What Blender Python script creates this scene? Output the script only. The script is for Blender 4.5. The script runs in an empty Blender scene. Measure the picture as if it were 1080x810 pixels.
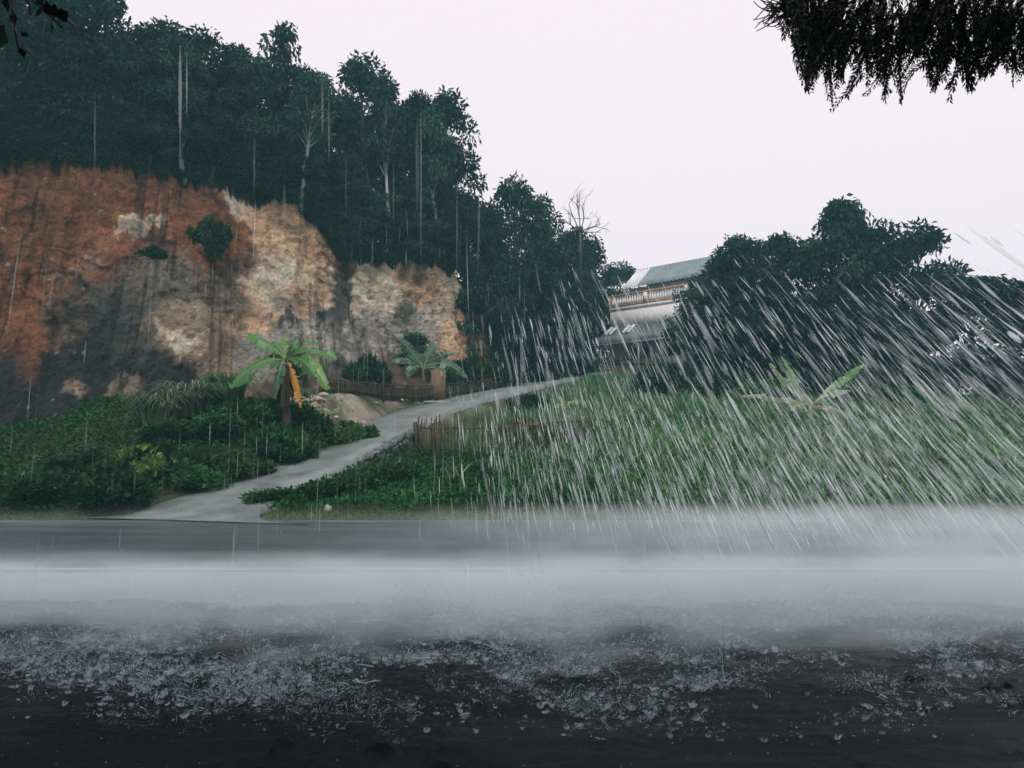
import bpy, math, random
import numpy as np
from mathutils import Vector

random.seed(7)
RNG = np.random.default_rng(11)
SC = bpy.context.scene
COL = SC.collection
PI = math.pi

# ------------------------------------------------------------------ camera
F_PX = 848.0
TILT = math.atan(75 / F_PX)
EYE = np.array([0.0, 0.0, 1.6])
cam_d = bpy.data.cameras.new('camera')
cam_d.sensor_width = 36.0
cam_d.lens = 36.0 * F_PX / 1080.0
cam_d.clip_start = 0.05
cam_d.clip_end = 6000
cam = bpy.data.objects.new('camera', cam_d)
COL.objects.link(cam)
cam.location = EYE
cam.rotation_euler = (PI / 2 + TILT, 0, 0)
SC.camera = cam


def P(px, py, Y):
    """a point seen at picture position px, py that stands Y metres ahead"""
    u = (px - 540) / F_PX
    v = (405 - py) / F_PX
    d = np.array([u, math.cos(TILT) - v * math.sin(TILT), math.sin(TILT) + v * math.cos(TILT)])
    return EYE + d * (Y / d[1])


# ------------------------------------------------------------------ noise
def _hash(ix, iy, seed):
    h = (ix.astype(np.int64) * 374761393 + iy.astype(np.int64) * 668265263 + seed * 974634777) & 0xFFFFFFFF
    h = ((h ^ (h >> 13)) * 1274126177) & 0xFFFFFFFF
    h = h ^ (h >> 16)
    return (h & 0xFFFF) / 65535.0


def vnoise(x, y, seed=0):
    x = np.asarray(x, float); y = np.asarray(y, float)
    ix = np.floor(x); iy = np.floor(y)
    fx = x - ix; fy = y - iy
    fx = fx * fx * (3 - 2 * fx); fy = fy * fy * (3 - 2 * fy)
    a = _hash(ix, iy, seed); b = _hash(ix + 1, iy, seed)
    c = _hash(ix, iy + 1, seed); d = _hash(ix + 1, iy + 1, seed)
    return (a * (1 - fx) + b * fx) * (1 - fy) + (c * (1 - fx) + d * fx) * fy


def fbm(x, y, seed=0, octv=4, gain=0.5):
    s = 0; a = 1.0; t = 0
    for k in range(octv):
        s = s + a * (vnoise(x * 2 ** k, y * 2 ** k, seed + k * 17) - 0.5)
        t += a; a *= gain
    return 2 * s / t


def sstep(a, b, x):
    t = np.clip((np.asarray(x, float) - a) / (b - a), 0, 1)
    return t * t * (3 - 2 * t)


# ------------------------------------------------------------------ mesh helpers
def new_mesh(name, V, Fs, C=None, smooth=False):
    """Fs: one array or list of arrays of faces (n, k)"""
    if not isinstance(Fs, (list, tuple)) or np.ndim(Fs[0]) == 1:
        Fs = [np.asarray(Fs)]
    Fs = [np.asarray(f, np.int32) for f in Fs if len(f)]
    V = np.asarray(V, np.float32)
    me = bpy.data.meshes.new(name)
    me.vertices.add(len(V)); me.vertices.foreach_set('co', V.ravel())
    idx = np.concatenate([f.ravel() for f in Fs])
    starts = []; o = 0
    for f in Fs:
        starts.append(o + np.arange(len(f)) * f.shape[1]); o += f.size
    starts = np.concatenate(starts).astype(np.int32)
    me.loops.add(len(idx)); me.loops.foreach_set('vertex_index', idx)
    me.polygons.add(len(starts)); me.polygons.foreach_set('loop_start', starts)
    if smooth:
        me.polygons.foreach_set('use_smooth', np.ones(len(starts), bool))
    me.update(calc_edges=True)
    if C is not None:
        C = np.asarray(C, np.float32)
        if C.shape[1] == 3:
            C = np.concatenate([C, np.ones((len(C), 1), np.float32)], 1)
        at = me.color_attributes.new('Col', 'FLOAT_COLOR', 'POINT')
        at.data.foreach_set('color', C.ravel())
    return me


class MB:
    """collects shapes for ONE mesh"""
    def __init__(self):
        self.V = []; self.Q = []; self.T = []; self.C = []; self.n = 0

    def add(self, V, Q=None, T=None, C=None):
        V = np.asarray(V, float)
        if Q is not None and len(Q): self.Q.append(np.asarray(Q) + self.n)
        if T is not None and len(T): self.T.append(np.asarray(T) + self.n)
        if C is None: C = np.ones((len(V), 3)) * 0.5
        C = np.asarray(C, float)
        if C.ndim == 1: C = np.tile(C, (len(V), 1))
        self.V.append(V); self.C.append(C); self.n += len(V)

    def box(self, c, s, axes=None, C=None):
        """box of size s centred at c, axes: three unit vectors"""
        a = np.eye(3) if axes is None else np.asarray(axes, float)
        V = []
        for x in (-.5, .5):
            for y in (-.5, .5):
                for z in (-.5, .5):
                    V.append(np.asarray(c) + a[0] * x * s[0] + a[1] * y * s[1] + a[2] * z * s[2])
        self.add(V, [[0, 1, 3, 2], [4, 6, 7, 5], [0, 4, 5, 1], [2, 3, 7, 6], [0, 2, 6, 4], [1, 5, 7, 3]], C=C)

    def tube(self, pts, rad, n=6, C=None):
        pts = np.asarray(pts, float); k = len(pts)
        rad = np.broadcast_to(np.asarray(rad, float), (k,))
        tg = np.gradient(pts, axis=0)
        tg /= np.linalg.norm(tg, axis=1)[:, None] + 1e-9
        ref = np.array([0, 0, 1.0]) if abs(tg[0][2]) < 0.8 else np.array([1.0, 0, 0])
        V = []
        for i in range(k):
            a = np.cross(tg[i], ref); a /= np.linalg.norm(a) + 1e-9
            b = np.cross(tg[i], a); ref = np.cross(a, tg[i])
            ph = np.arange(n) * 2 * PI / n
            V.append(pts[i] + rad[i] * (np.cos(ph)[:, None] * a + np.sin(ph)[:, None] * b))
        V = np.concatenate(V)
        Q = [[i * n + j, i * n + (j + 1) % n, (i + 1) * n + (j + 1) % n, (i + 1) * n + j] for i in range(k - 1) for j in range(n)]
        V = np.concatenate([V, pts[:1], pts[-1:]])
        T = [[k * n, (j + 1) % n, j] for j in range(n)] + [[k * n + 1, (k - 1) * n + j, (k - 1) * n + (j + 1) % n] for j in range(n)]
        self.add(V, Q, T, C)

    def mesh(self, name, smooth=False):
        return new_mesh(name, np.concatenate(self.V), [np.concatenate(self.Q) if self.Q else np.zeros((0, 4)),
                        np.concatenate(self.T) if self.T else np.zeros((0, 3))], np.concatenate(self.C), smooth)


def link(name, me, mat=None, parent=None, loc=None):
    o = bpy.data.objects.new(name, me)
    COL.objects.link(o)
    if mat is not None and me is not None and not me.materials:
        me.materials.append(mat)
    if parent is not None: o.parent = parent
    if loc is not None: o.location = loc
    return o


def thing(name, label, cat, loc=(0, 0, 0), rz=0, group=None):
    o = bpy.data.objects.new(name, None)
    o.empty_display_size = 0.2
    COL.objects.link(o)
    o.location = loc; o.rotation_euler = (0, 0, rz)
    o['label'] = label; o['category'] = cat
    if group: o['group'] = group
    return o


def tag(o, label, cat, group=None, kind=None):
    if label: o['label'] = label
    if cat: o['category'] = cat
    if group: o['group'] = group
    if kind: o['kind'] = kind
    return o


def dup(root, loc, rz, scale, label, group=None):
    r = root.copy(); COL.objects.link(r)
    r.location = loc; r.rotation_euler = (0, 0, rz); r.scale = scale
    r['label'] = label
    if group: r['group'] = group
    for ch in list(root.children):
        c = ch.copy(); COL.objects.link(c); c.parent = r
    return r


# ------------------------------------------------------------------ materials
def mat_new(name):
    m = bpy.data.materials.new(name); m.use_nodes = True
    nt = m.node_tree
    for n in list(nt.nodes): nt.nodes.remove(n)
    out = nt.nodes.new('ShaderNodeOutputMaterial')
    return m, nt, out


def N(nt, t, **kw):
    n = nt.nodes.new(t)
    for k, v in kw.items():
        if k.startswith('i_'):
            n.inputs[k[2:].replace('_', ' ')].default_value = v
        else:
            setattr(n, k, v)
    return n


def noise_node(nt, scale, detail=5, rough=0.6, vec=None):
    n = N(nt, 'ShaderNodeTexNoise')
    n.inputs['Scale'].default_value = scale; n.inputs['Detail'].default_value = detail
    n.inputs['Roughness'].default_value = rough
    if vec is not None: nt.links.new(vec, n.inputs['Vector'])
    return n


def ramp(nt, src, stops):
    r = N(nt, 'ShaderNodeValToRGB')
    el = r.color_ramp.elements
    while len(el) > 1: el.remove(el[-1])
    for i, (p, c) in enumerate(stops):
        e = el[0] if i == 0 else el.new(p)
        e.position = p
        e.color = (c, c, c, 1) if not hasattr(c, '__len__') else (*c, 1)
    nt.links.new(src, r.inputs['Fac'])
    return r


def mulcol(nt, a, b, fac=1.0, mode='MULTIPLY'):
    m = N(nt, 'ShaderNodeMix', data_type='RGBA', blend_type=mode)
    m.inputs['Factor'].default_value = fac
    nt.links.new(a, m.inputs['A'])
    if hasattr(b, 'links'): nt.links.new(b, m.inputs['B'])
    else: m.inputs['B'].default_value = (*b, 1)
    return m.outputs['Result']


def col_surface(name, rough=0.7, spec=0.3, nscale=6.0, namt=(0.6, 1.3), bump=0.3, bscale=12.0, color=None, bdist=0.05):
    """opaque surface: own colour (attribute or constant) varied by noise, with bump"""
    m, nt, out = mat_new(name)
    geo = N(nt, 'ShaderNodeTexCoord')
    pb = N(nt, 'ShaderNodeBsdfPrincipled')
    pb.inputs['Roughness'].default_value = rough
    pb.inputs['Specular IOR Level'].default_value = spec
    if color is None:
        base = N(nt, 'ShaderNodeAttribute', attribute_name='Col').outputs['Color']
    else:
        rgb = N(nt, 'ShaderNodeRGB'); rgb.outputs[0].default_value = (*color, 1); base = rgb.outputs[0]
    n1 = noise_node(nt, nscale, 6, 0.65, geo.outputs['Object'])
    r1 = ramp(nt, n1.outputs['Fac'], [(0.3, namt[0]), (0.7, namt[1])])
    c = mulcol(nt, base, r1.outputs['Color'])
    nt.links.new(c, pb.inputs['Base Color'])
    if bump:
        n2 = noise_node(nt, bscale, 8, 0.65, geo.outputs['Object'])
        b = N(nt, 'ShaderNodeBump'); b.inputs['Strength'].default_value = bump; b.inputs['Distance'].default_value = bdist
        nt.links.new(n2.outputs['Fac'], b.inputs['Height']); nt.links.new(b.outputs[0], pb.inputs['Normal'])
    nt.links.new(pb.outputs[0], out.inputs['Surface'])
    return m


def leaf_material(name, trans=0.3, rough=0.45, spec=0.35, tint=(1, 1, 1), vary=False):
    m, nt, out = mat_new(name)
    base = N(nt, 'ShaderNodeAttribute', attribute_name='Col').outputs['Color']
    base = mulcol(nt, base, tint)
    if vary:
        oi = N(nt, 'ShaderNodeObjectInfo')
        rv = ramp(nt, oi.outputs['Random'], [(0.0, (0.40, 0.48, 0.54)), (0.4, (0.7, 0.76, 0.8)), (0.7, (1.0, 1.05, 0.9)), (1.0, (1.5, 1.4, 1.2))])
        base = mulcol(nt, base, rv.outputs['Color'])
    pb = N(nt, 'ShaderNodeBsdfPrincipled')
    pb.inputs['Roughness'].default_value = rough
    pb.inputs['Specular IOR Level'].default_value = spec
    nt.links.new(base, pb.inputs['Base Color'])
    tr = N(nt, 'ShaderNodeBsdfTranslucent'); nt.links.new(base, tr.inputs['Color'])
    mx = N(nt, 'ShaderNodeMixShader'); mx.inputs[0].default_value = trans
    nt.links.new(pb.outputs[0], mx.inputs[1]); nt.links.new(tr.outputs[0], mx.inputs[2])
    nt.links.new(mx.outputs[0], out.inputs['Surface'])
    return m


def water_material(name, gain=1.0, col=(0.85, 0.9, 0.92), gloss=0.25):
    """drops and strands of water: part clear, part scattering; attribute red = how dense"""
    m, nt, out = mat_new(name)
    at = N(nt, 'ShaderNodeAttribute', attribute_name='Col')
    sep = N(nt, 'ShaderNodeSeparateColor'); nt.links.new(at.outputs['Color'], sep.inputs[0])
    mu = N(nt, 'ShaderNodeMath', operation='MULTIPLY'); mu.inputs[1].default_value = gain; mu.use_clamp = True
    nt.links.new(sep.outputs[0], mu.inputs[0])
    tp = N(nt, 'ShaderNodeBsdfTransparent')
    df = N(nt, 'ShaderNodeBsdfDiffuse'); df.inputs['Color'].default_value = (*col, 1)
    tl = N(nt, 'ShaderNodeBsdfTranslucent'); tl.inputs['Color'].default_value = (*col, 1)
    m1 = N(nt, 'ShaderNodeMixShader'); m1.inputs[0].default_value = 0.5
    nt.links.new(df.outputs[0], m1.inputs[1]); nt.links.new(tl.outputs[0], m1.inputs[2])
    gl = N(nt, 'ShaderNodeBsdfGlossy'); gl.inputs['Roughness'].default_value = 0.25
    m2 = N(nt, 'ShaderNodeMixShader'); m2.inputs[0].default_value = gloss
    nt.links.new(m1.outputs[0], m2.inputs[1]); nt.links.new(gl.outputs[0], m2.inputs[2])
    m3 = N(nt, 'ShaderNodeMixShader')
    nt.links.new(mu.outputs[0], m3.inputs[0])
    nt.links.new(tp.outputs[0], m3.inputs[1]); nt.links.new(m2.outputs[0], m3.inputs[2])
    nt.links.new(m3.outputs[0], out.inputs['Surface'])
    return m


M_leaf = leaf_material('tree_leaf', 0.25, 0.5, 0.11, vary=True)
M_bush = leaf_material('shrub_leaf', 0.3, 0.45, 0.2, (1, 1.12, 1), vary=True)
M_banana = leaf_material('banana_leaf', 0.35, 0.35, 0.5)
M_grass = leaf_material('grass_blade', 0.35, 0.5, 0.2)
M_near = leaf_material('near_leaf', 0.12, 0.5, 0.3)
M_bark = col_surface('bark', 0.8, 0.2, 3, (0.5, 1.3), 0.5, 20, (0.10, 0.085, 0.07))
M_bamboo = col_surface('weathered_bamboo', 0.75, 0.2, 4, (0.5, 1.4), 0.3, 20)
M_cliff = col_surface('cliff_rock_soil', 0.75, 0.3, 2.6, (0.5, 1.4), 1.0, 3.0, None, 0.8)
M_soil = col_surface('terrain_soil', 0.85, 0.2, 1.5, (0.55, 1.3), 0.6, 6, None, 0.15)
M_path = col_surface('wet_concrete', 0.4, 0.5, 0.9, (0.5, 1.3), 0.4, 9, (0.20, 0.232, 0.228), 0.03)
M_stone = col_surface('stone', 0.7, 0.3, 5, (0.6, 1.3), 0.6, 9, None)
M_mud = None

# ------------------------------------------------------------------ world + light
world = bpy.data.worlds.new('World'); SC.world = world; world.use_nodes = True
wn = world.node_tree
for n in list(wn.nodes): wn.nodes.remove(n)
SUN_EL, SUN_AZ = math.radians(55), math.radians(188)     # azimuth clockwise from +Y
wo = wn.nodes.new('ShaderNodeOutputWorld'); bg = wn.nodes.new('ShaderNodeBackground')
sky = wn.nodes.new('ShaderNodeTexSky'); sky.sky_type = 'NISHITA'; sky.sun_disc = False
sky.sun_elevation = SUN_EL; sky.sun_rotation = SUN_AZ
mixw = wn.nodes.new('ShaderNodeMix'); mixw.data_type = 'RGBA'
mixw.inputs['Factor'].default_value = 0.92
mixw.inputs['B'].default_value = (9.6, 8.75, 9.1, 1)      # the closed pale cloud layer
wn.links.new(sky.outputs[0], mixw.inputs['A'])
wn.links.new(mixw.outputs['Result'], bg.inputs['Color'])
bg.inputs['Strength'].default_value = 0.1
wn.links.new(bg.outputs[0], wo.inputs['Surface'])
sd = bpy.data.lights.new('sun', 'SUN'); sd.energy = 1.5; sd.angle = math.radians(25); sd.color = (1, 0.96, 0.9)
so = bpy.data.objects.new('sun', sd); COL.objects.link(so)
sdir = Vector((math.sin(SUN_AZ) * math.cos(SUN_EL), math.cos(SUN_AZ) * math.cos(SUN_EL), math.sin(SUN_EL)))
so.rotation_euler = sdir.to_track_quat('Z', 'Y').to_euler()
so.location = (20, -20, 40)

# ------------------------------------------------------------------ terrain
PATH = [(150, 556, 19.9, 1.75), (200, 541, 21.2, 1.75), (254, 521, 23.2, 1.65), (326, 488, 26.5, 1.5), (398, 454, 31, 1.35), (449, 432, 36, 1.25),
        (500, 418, 41, 1.2), (560, 405, 47, 1.2), (605, 396, 53, 1.2), (640, 392, 60, 1.2)]
PW = np.array([np.r_[P(a, b, c), w] for a, b, c, w in PATH])


def path_x(y): return np.interp(y, PW[:, 1], PW[:, 0])
def path_z(y): return np.interp(y, PW[:, 1], PW[:, 2])
def path_w(y): return np.interp(y, PW[:, 1], PW[:, 3])


def H(x, y):
    x = np.asarray(x, float); y = np.asarray(y, float)
    t = y - 20.9
    r = 0.215 * np.where(t > 6, t, np.log1p(np.exp(np.clip(t, -30, 6) * 2.0)) / 2.0)
    cap = 9.0 + (4.5 - 9.0) * sstep(12, 19, x)
    r = np.where(r > cap, cap + 0.03 * np.minimum(r - cap, 20), r)
    s = path_x(y) - x
    wl = sstep(23.5, 30, y) * (1 - sstep(34.5, 43, y))
    bump = 1.45 * sstep(1.25, 2.6, s) * wl * (1 - 0.35 * sstep(8, 16, s)) * (1 - sstep(30, 60, s))
    dip = -0.55 * sstep(1.1, 2.2, -s) * (1 - sstep(5, 12, -s)) * sstep(24, 28, y) * (1 - sstep(40, 48, y))
    z = r + bump + dip + 0.16 * fbm(x * 0.35, y * 0.35, 3, 3) * sstep(21, 25, y)
    # the path bed
    on = (1 - sstep(path_w(y), path_w(y) + .8, np.abs(s))) * sstep(20.0, 21.5, y) * (1 - sstep(58, 62, y))
    z = z * (1 - on) + (path_z(y) - 0.10) * on
    flat = 1 - sstep(20.2, 20.9, y)
    return z * (1 - flat) - 0.06 * flat


def Hs(x, y): return float(H(np.array([x]), np.array([y]))[0])


def axis(parts):
    out = []
    for a, b, st in parts: out.append(np.arange(a, b, st))
    return np.unique(np.round(np.concatenate(out), 3))


gx = axis([(-1500, -100, 200), (-100, -40, 6), (-40, 40, 0.4), (40, 100, 6), (100, 1501, 200)])
gy = axis([(-300, -20, 40), (-20, 20, 2.5), (20, 50, 0.35), (50, 80, 1.2), (80, 140, 8), (140, 1800, 150)])
XX, YY = np.meshgrid(gx, gy, indexing='ij')
ZZ = H(XX, YY)
nx, ny = XX.shape
ii, jj = np.meshgrid(np.arange(nx - 1), np.arange(ny - 1), indexing='ij')
Fq = np.stack([ii * ny + jj, (ii + 1) * ny + jj, (ii + 1) * ny + jj + 1, ii * ny + jj + 1], -1).reshape(-1, 4)
sgn = path_x(YY) - XX
soil = np.array([0.045, 0.05, 0.028]); dirt = np.array([0.34, 0.29, 0.23]); verge = np.array([0.05, 0.075, 0.035])
nz = fbm(XX * 0.6, YY * 0.6, 9, 4)
wd = sstep(1.2, 1.9, sgn) * (1 - sstep(3.6, 5.2, sgn)) * sstep(28.5, 31, YY) * (1 - sstep(39, 43, YY)) * sstep(-0.35, 0.15, nz)
wd = np.maximum(wd, 0.35 * (1 - sstep(1.3, 2.0, np.abs(sgn))) * sstep(-0.2, 0.3, nz) * sstep(20, 22, YY))
nz = np.where(YY < 22.5, nz + .6, nz)
CC = soil + (verge - soil) * sstep(0, 0.5, nz)[..., None]
CC = CC * (1 - wd[..., None]) + dirt * wd[..., None]
g_me = new_mesh('ground', np.stack([XX, YY, ZZ], -1).reshape(-1, 3), Fq, CC.reshape(-1, 3), True)
tag(link('ground', g_me, M_soil), None, None, kind='structure')

# path: a thick concrete slab with a sagging, chipped edge
st = np.linspace(0, 1, 110)
ys = PW[0, 1] + (PW[-1, 1] - PW[0, 1]) * st
cx = path_x(ys); cz = path_z(ys); hw = path_w(ys)
k = np.hanning(9); k /= k.sum()
cxs = np.convolve(np.pad(cx, 4, 'edge'), k, 'valid'); czs = np.convolve(np.pad(cz, 4, 'edge'), k, 'valid')
tx = np.gradient(cxs, ys); nrm = np.sqrt(1 + tx * tx); nxv = 1 / nrm; nyv = -tx / nrm
mb = MB(); prof = [(-1, -0.35), (-1, 0.02), (-0.5, 0.035), (0, 0.04), (0.5, 0.035), (1, 0.02), (1.0, -0.55)]
V = []
for i in range(len(ys)):
    fl = 1.0 + 1.6 * max(0, 1 - (ys[i] - ys[0]) / 2.2) ** 2
    for a, dz in prof:
        w = hw[i] * fl * (1 + 0.05 * float(fbm(ys[i] * 1.3 + 40 * a, 3.0, 5, 3)))
        V.append([cxs[i] + nxv[i] * a * w, ys[i] + nyv[i] * a * w, max(czs[i], 0.0) + dz])
m_ = len(prof)
Q = [[i * m_ + j, i * m_ + j + 1, (i + 1) * m_ + j + 1, (i + 1) * m_ + j] for i in range(len(ys) - 1) for j in range(m_ - 1)]
tag(link('path', new_mesh('path', V, np.array(Q)[:, ::-1], None, False), M_path), None, None, kind='structure')


# ------------------------------------------------------------------ road, shoulder, mud
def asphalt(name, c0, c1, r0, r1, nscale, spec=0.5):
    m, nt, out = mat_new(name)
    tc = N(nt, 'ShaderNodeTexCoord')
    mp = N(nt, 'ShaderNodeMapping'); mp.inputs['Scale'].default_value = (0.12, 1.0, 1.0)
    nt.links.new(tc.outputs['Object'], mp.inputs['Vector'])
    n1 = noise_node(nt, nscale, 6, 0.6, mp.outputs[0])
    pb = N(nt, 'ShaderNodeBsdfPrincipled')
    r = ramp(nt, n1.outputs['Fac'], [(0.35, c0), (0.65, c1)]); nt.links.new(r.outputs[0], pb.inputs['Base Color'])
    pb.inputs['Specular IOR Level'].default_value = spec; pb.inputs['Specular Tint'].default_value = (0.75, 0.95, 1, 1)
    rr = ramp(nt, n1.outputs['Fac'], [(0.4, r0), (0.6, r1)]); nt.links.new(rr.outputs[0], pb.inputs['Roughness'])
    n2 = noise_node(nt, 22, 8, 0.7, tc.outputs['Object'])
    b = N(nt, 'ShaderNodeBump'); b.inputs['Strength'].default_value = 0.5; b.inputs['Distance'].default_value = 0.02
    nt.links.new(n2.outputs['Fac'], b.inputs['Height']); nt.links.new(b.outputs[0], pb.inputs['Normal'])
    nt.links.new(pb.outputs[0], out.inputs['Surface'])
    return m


M_road = asphalt('wet_asphalt', (0.018, 0.034, 0.038), (0.042, 0.064, 0.07), 0.3, 0.5, 0.7)
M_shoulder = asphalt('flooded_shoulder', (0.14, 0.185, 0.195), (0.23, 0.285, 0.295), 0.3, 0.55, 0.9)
M_mud = asphalt('wet_mud', (0.0012, 0.0036, 0.005), (0.0045, 0.0095, 0.0115), 0.2, 0.5, 3.0, 0.05)
M_paint = asphalt('worn_white_paint', (0.05, 0.075, 0.08), (0.4, 0.43, 0.43), 0.35, 0.5, 3.5)


def sheet(name, x0, x1, y0, y1, z, mat):
    V = [[x0, y0, z], [x1, y0, z], [x1, y1, z], [x0, y1, z]]
    return link(name, new_mesh(name, V, [[0, 1, 2, 3]]), mat)


tag(sheet('road', -150, 150, 11.3, 20.05, 0.0, M_road), None, None, kind='structure')
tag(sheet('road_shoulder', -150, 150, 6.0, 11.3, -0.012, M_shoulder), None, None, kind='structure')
mb = MB()
for a, b in ((11.42, 11.62), (19.66, 19.82)):
    mb.add([[-150, a, 0.004], [150, a, 0.004], [150, b, 0.004], [-150, b, 0.004]], [[0, 1, 2, 3]])
tag(link('road_marking', mb.mesh('road_marking'), M_paint), None, None, kind='structure')

mxa = axis([(-24, -6.6, .3), (-6.6, 6.6, .026), (6.6, 24.1, .3)]); mya = axis([(-3, 3.7, .25), (3.7, 9.2, .026), (9.2, 10.5, .06)])
mx_, my_ = np.meshgrid(mxa, mya, indexing='ij')
chop = 1 - np.abs(fbm(mx_ * 5.5, my_ * 8.5, 22, 4, .6)) * 2.0                     # sharp little wave crests
mz = 0.045 * fbm(mx_ * 0.9, my_ * 1.2, 21, 3) + 0.020 * chop * (0.5 + np.clip(fbm(mx_ * .8, my_ * 1.3, 24, 3), -.4, .6)) + 0.012 * fbm(mx_ * 15, my_ * 18, 25, 2)
clod = sstep(.3, .6, fbm(mx_ * 8.5, my_ * 10, 28, 3)) * sstep(-.1, .3, fbm(mx_ * .5 - 1.5, my_ * .7, 29, 2) + .05 * mx_)
mz += 0.03 * clod
mz = np.where(my_ < 9.0, np.maximum(mz, -0.004), mz); mz -= 0.10 * sstep(8.7, 10.0, my_ + 0.5 * fbm(mx_ * 0.7, my_, 8, 3))
n0, n1_ = mx_.shape
ii, jj = np.meshgrid(np.arange(n0 - 1), np.arange(n1_ - 1), indexing='ij')
Fm = np.stack([ii * n1_ + jj, (ii + 1) * n1_ + jj, (ii + 1) * n1_ + jj + 1, ii * n1_ + jj + 1], -1).reshape(-1, 4)
tag(link('muddy_ground', new_mesh('muddy_ground', np.stack([mx_, my_, mz], -1).reshape(-1, 3), Fm, None, True), M_mud), None, None, kind='structure')

# ------------------------------------------------------------------ cliff
TOP = [(-330, 150, 37), (-100, 158, 36.5), (0, 165, 37), (60, 170, 38), (140, 180, 39), (230, 194, 41), (300, 211, 43), (340, 238, 44.5), (362, 270, 45.5),
       (400, 272, 47), (440, 274, 48.7), (480, 285, 50.5), (505, 330, 52.5), (560, 372, 56), (640, 402, 62)]
BASE = [(-380, 505, 24), (-100, 500, 25), (0, 492, 26.3), (80, 478, 27.6), (150, 455, 29), (220, 435, 31), (300, 424, 33.5), (345, 416, 36), (380, 412, 38),
        (430, 408, 41), (470, 405, 44), (500, 405, 46.5), (530, 405, 48.5), (580, 405, 53), (650, 410, 60)]
TW = np.array([P(*a) for a in TOP]); BW = np.array([P(*a) for a in BASE])
tk = np.array([a[0] for a in TOP], float)
NU, NV, NB = 800, 260, 26
us = np.linspace(-330, 640, NU)
def tline(u): return np.stack([np.interp(u, tk, TW[:, i]) for i in range(3)], -1)
def bline(u): return np.stack([np.interp(u, tk, BW[:, i]) for i in range(3)], -1)
def tpix(u): return np.interp(u, tk, [a[1] for a in TOP])
def bpix(u): return np.interp(u, tk, [a[1] for a in BASE])
def bpx(u): return np.interp(u, tk, [a[0] for a in BASE])


vs = np.concatenate([np.linspace(-0.12, 1, NV), 1 + np.linspace(0, 1, NB + 1)[1:] ** 1.5])
UU, VV = np.meshgrid(us, vs, indexing='ij')
T3 = tline(UU); B3 = bline(UU)
Vc = np.clip(VV, -0.12, 1)[..., None]
# profile: steeper in the middle, scooped at the foot
prof_y = Vc + 0.10 * np.sin(PI * np.clip(Vc, 0, 1)) * -1
pt = B3 * (1 - Vc) + T3 * Vc
pt[..., 1] += ((T3 - B3)[..., 1] * (prof_y - Vc)[..., 0]) * -0.8
bk = np.clip(VV - 1, 0, 1)
pt[..., 1] += bk * 40; pt[..., 2] += bk * 3.5; pt[..., 0] += bk * -6
sx = pt[..., 0] + 0.3 * pt[..., 1]; sz = pt[..., 2]
bigamp = np.clip(VV * 6, 0, 1) * np.clip((1.02 - VV) * 8, 0, 1)
d1 = 0.75 * fbm(sx * 0.22 + sz * 0.12, sz * 0.2, 31, 3)
d2 = 0.9 * np.abs(fbm(sx * 0.5 + 0.35 * sz, sz * 0.35 - 0.2 * sx, 33, 4))
d3 = 0.34 * fbm(sx * 1.5 + 0.5 * sz, sz * 1.4, 37, 5, .6) + 0.3 * np.maximum(0, fbm(sx * .8 - sz * .9, sz * .5 + sx * .5, 39, 3)) ** 2
gul = -0.38 * np.maximum(0, 1 - np.abs(fbm(sx * 0.42, sz * 0.05, 41, 3)) * 5)
tooth_m = sstep(0.1, 0.5, fbm(UU * 0.012, VV * 3.2, 55, 2) + 0.1)
teeth = 0.06 * np.sin(sx * 7.0 + 1.5 * fbm(sx * 0.5, sz * 0.5, 44, 2)) * tooth_m
d5 = 0.16 * fbm(sx * 4.5, sz * 4.5, 47, 3, .6)
led = .35 * np.abs(((sz * .55 + .5 * sx * .3 + 1.2 * fbm(sx * .25, sz * .25, 48, 3)) % 1) - .5) * sstep(0, .3, fbm(sx * .2, sz * .3, 49, 2) + .1)
disp = (d1 - d2 + d3 + gul + teeth + d5 + led) * bigamp
# horizontal + outward displacement (towards the road and up)
pt[..., 1] -= disp * 0.75; pt[..., 0] += disp * 0.35; pt[..., 2] += disp * 0.45
rag = 0.9 * fbm(UU * 0.09, VV * 0, 61, 5, .65) * np.exp(-((VV - 1) / 0.07) ** 2)
pt[..., 2] += rag
# soil and rock colours
PXX = UU + (bpx(UU) - UU) * (1 - np.clip(VV, 0, 1))
PYY = bpix(UU) + (tpix(UU) - bpix(UU)) * np.clip(VV, 0, 1)
wx = PXX + 26 * fbm(PXX * 0.02, PYY * 0.02, 71, 4) + 14 * fbm(PXX * 0.09, PYY * 0.09, 73, 5, .65)
wy = PYY + 22 * fbm(PXX * 0.02, PYY * 0.02, 75, 4) + 14 * fbm(PXX * 0.09, PYY * 0.09, 77, 5, .65)
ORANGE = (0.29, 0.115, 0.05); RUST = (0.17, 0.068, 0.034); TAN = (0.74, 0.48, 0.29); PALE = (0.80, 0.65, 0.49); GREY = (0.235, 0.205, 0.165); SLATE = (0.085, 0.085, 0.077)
BLACK = (0.028, 0.03, 0.03); BROWN = (0.17, 0.11, 0.075); LGREY = (0.44, 0.40, 0.35); DUN = (0.36, 0.27, 0.19)
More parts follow.
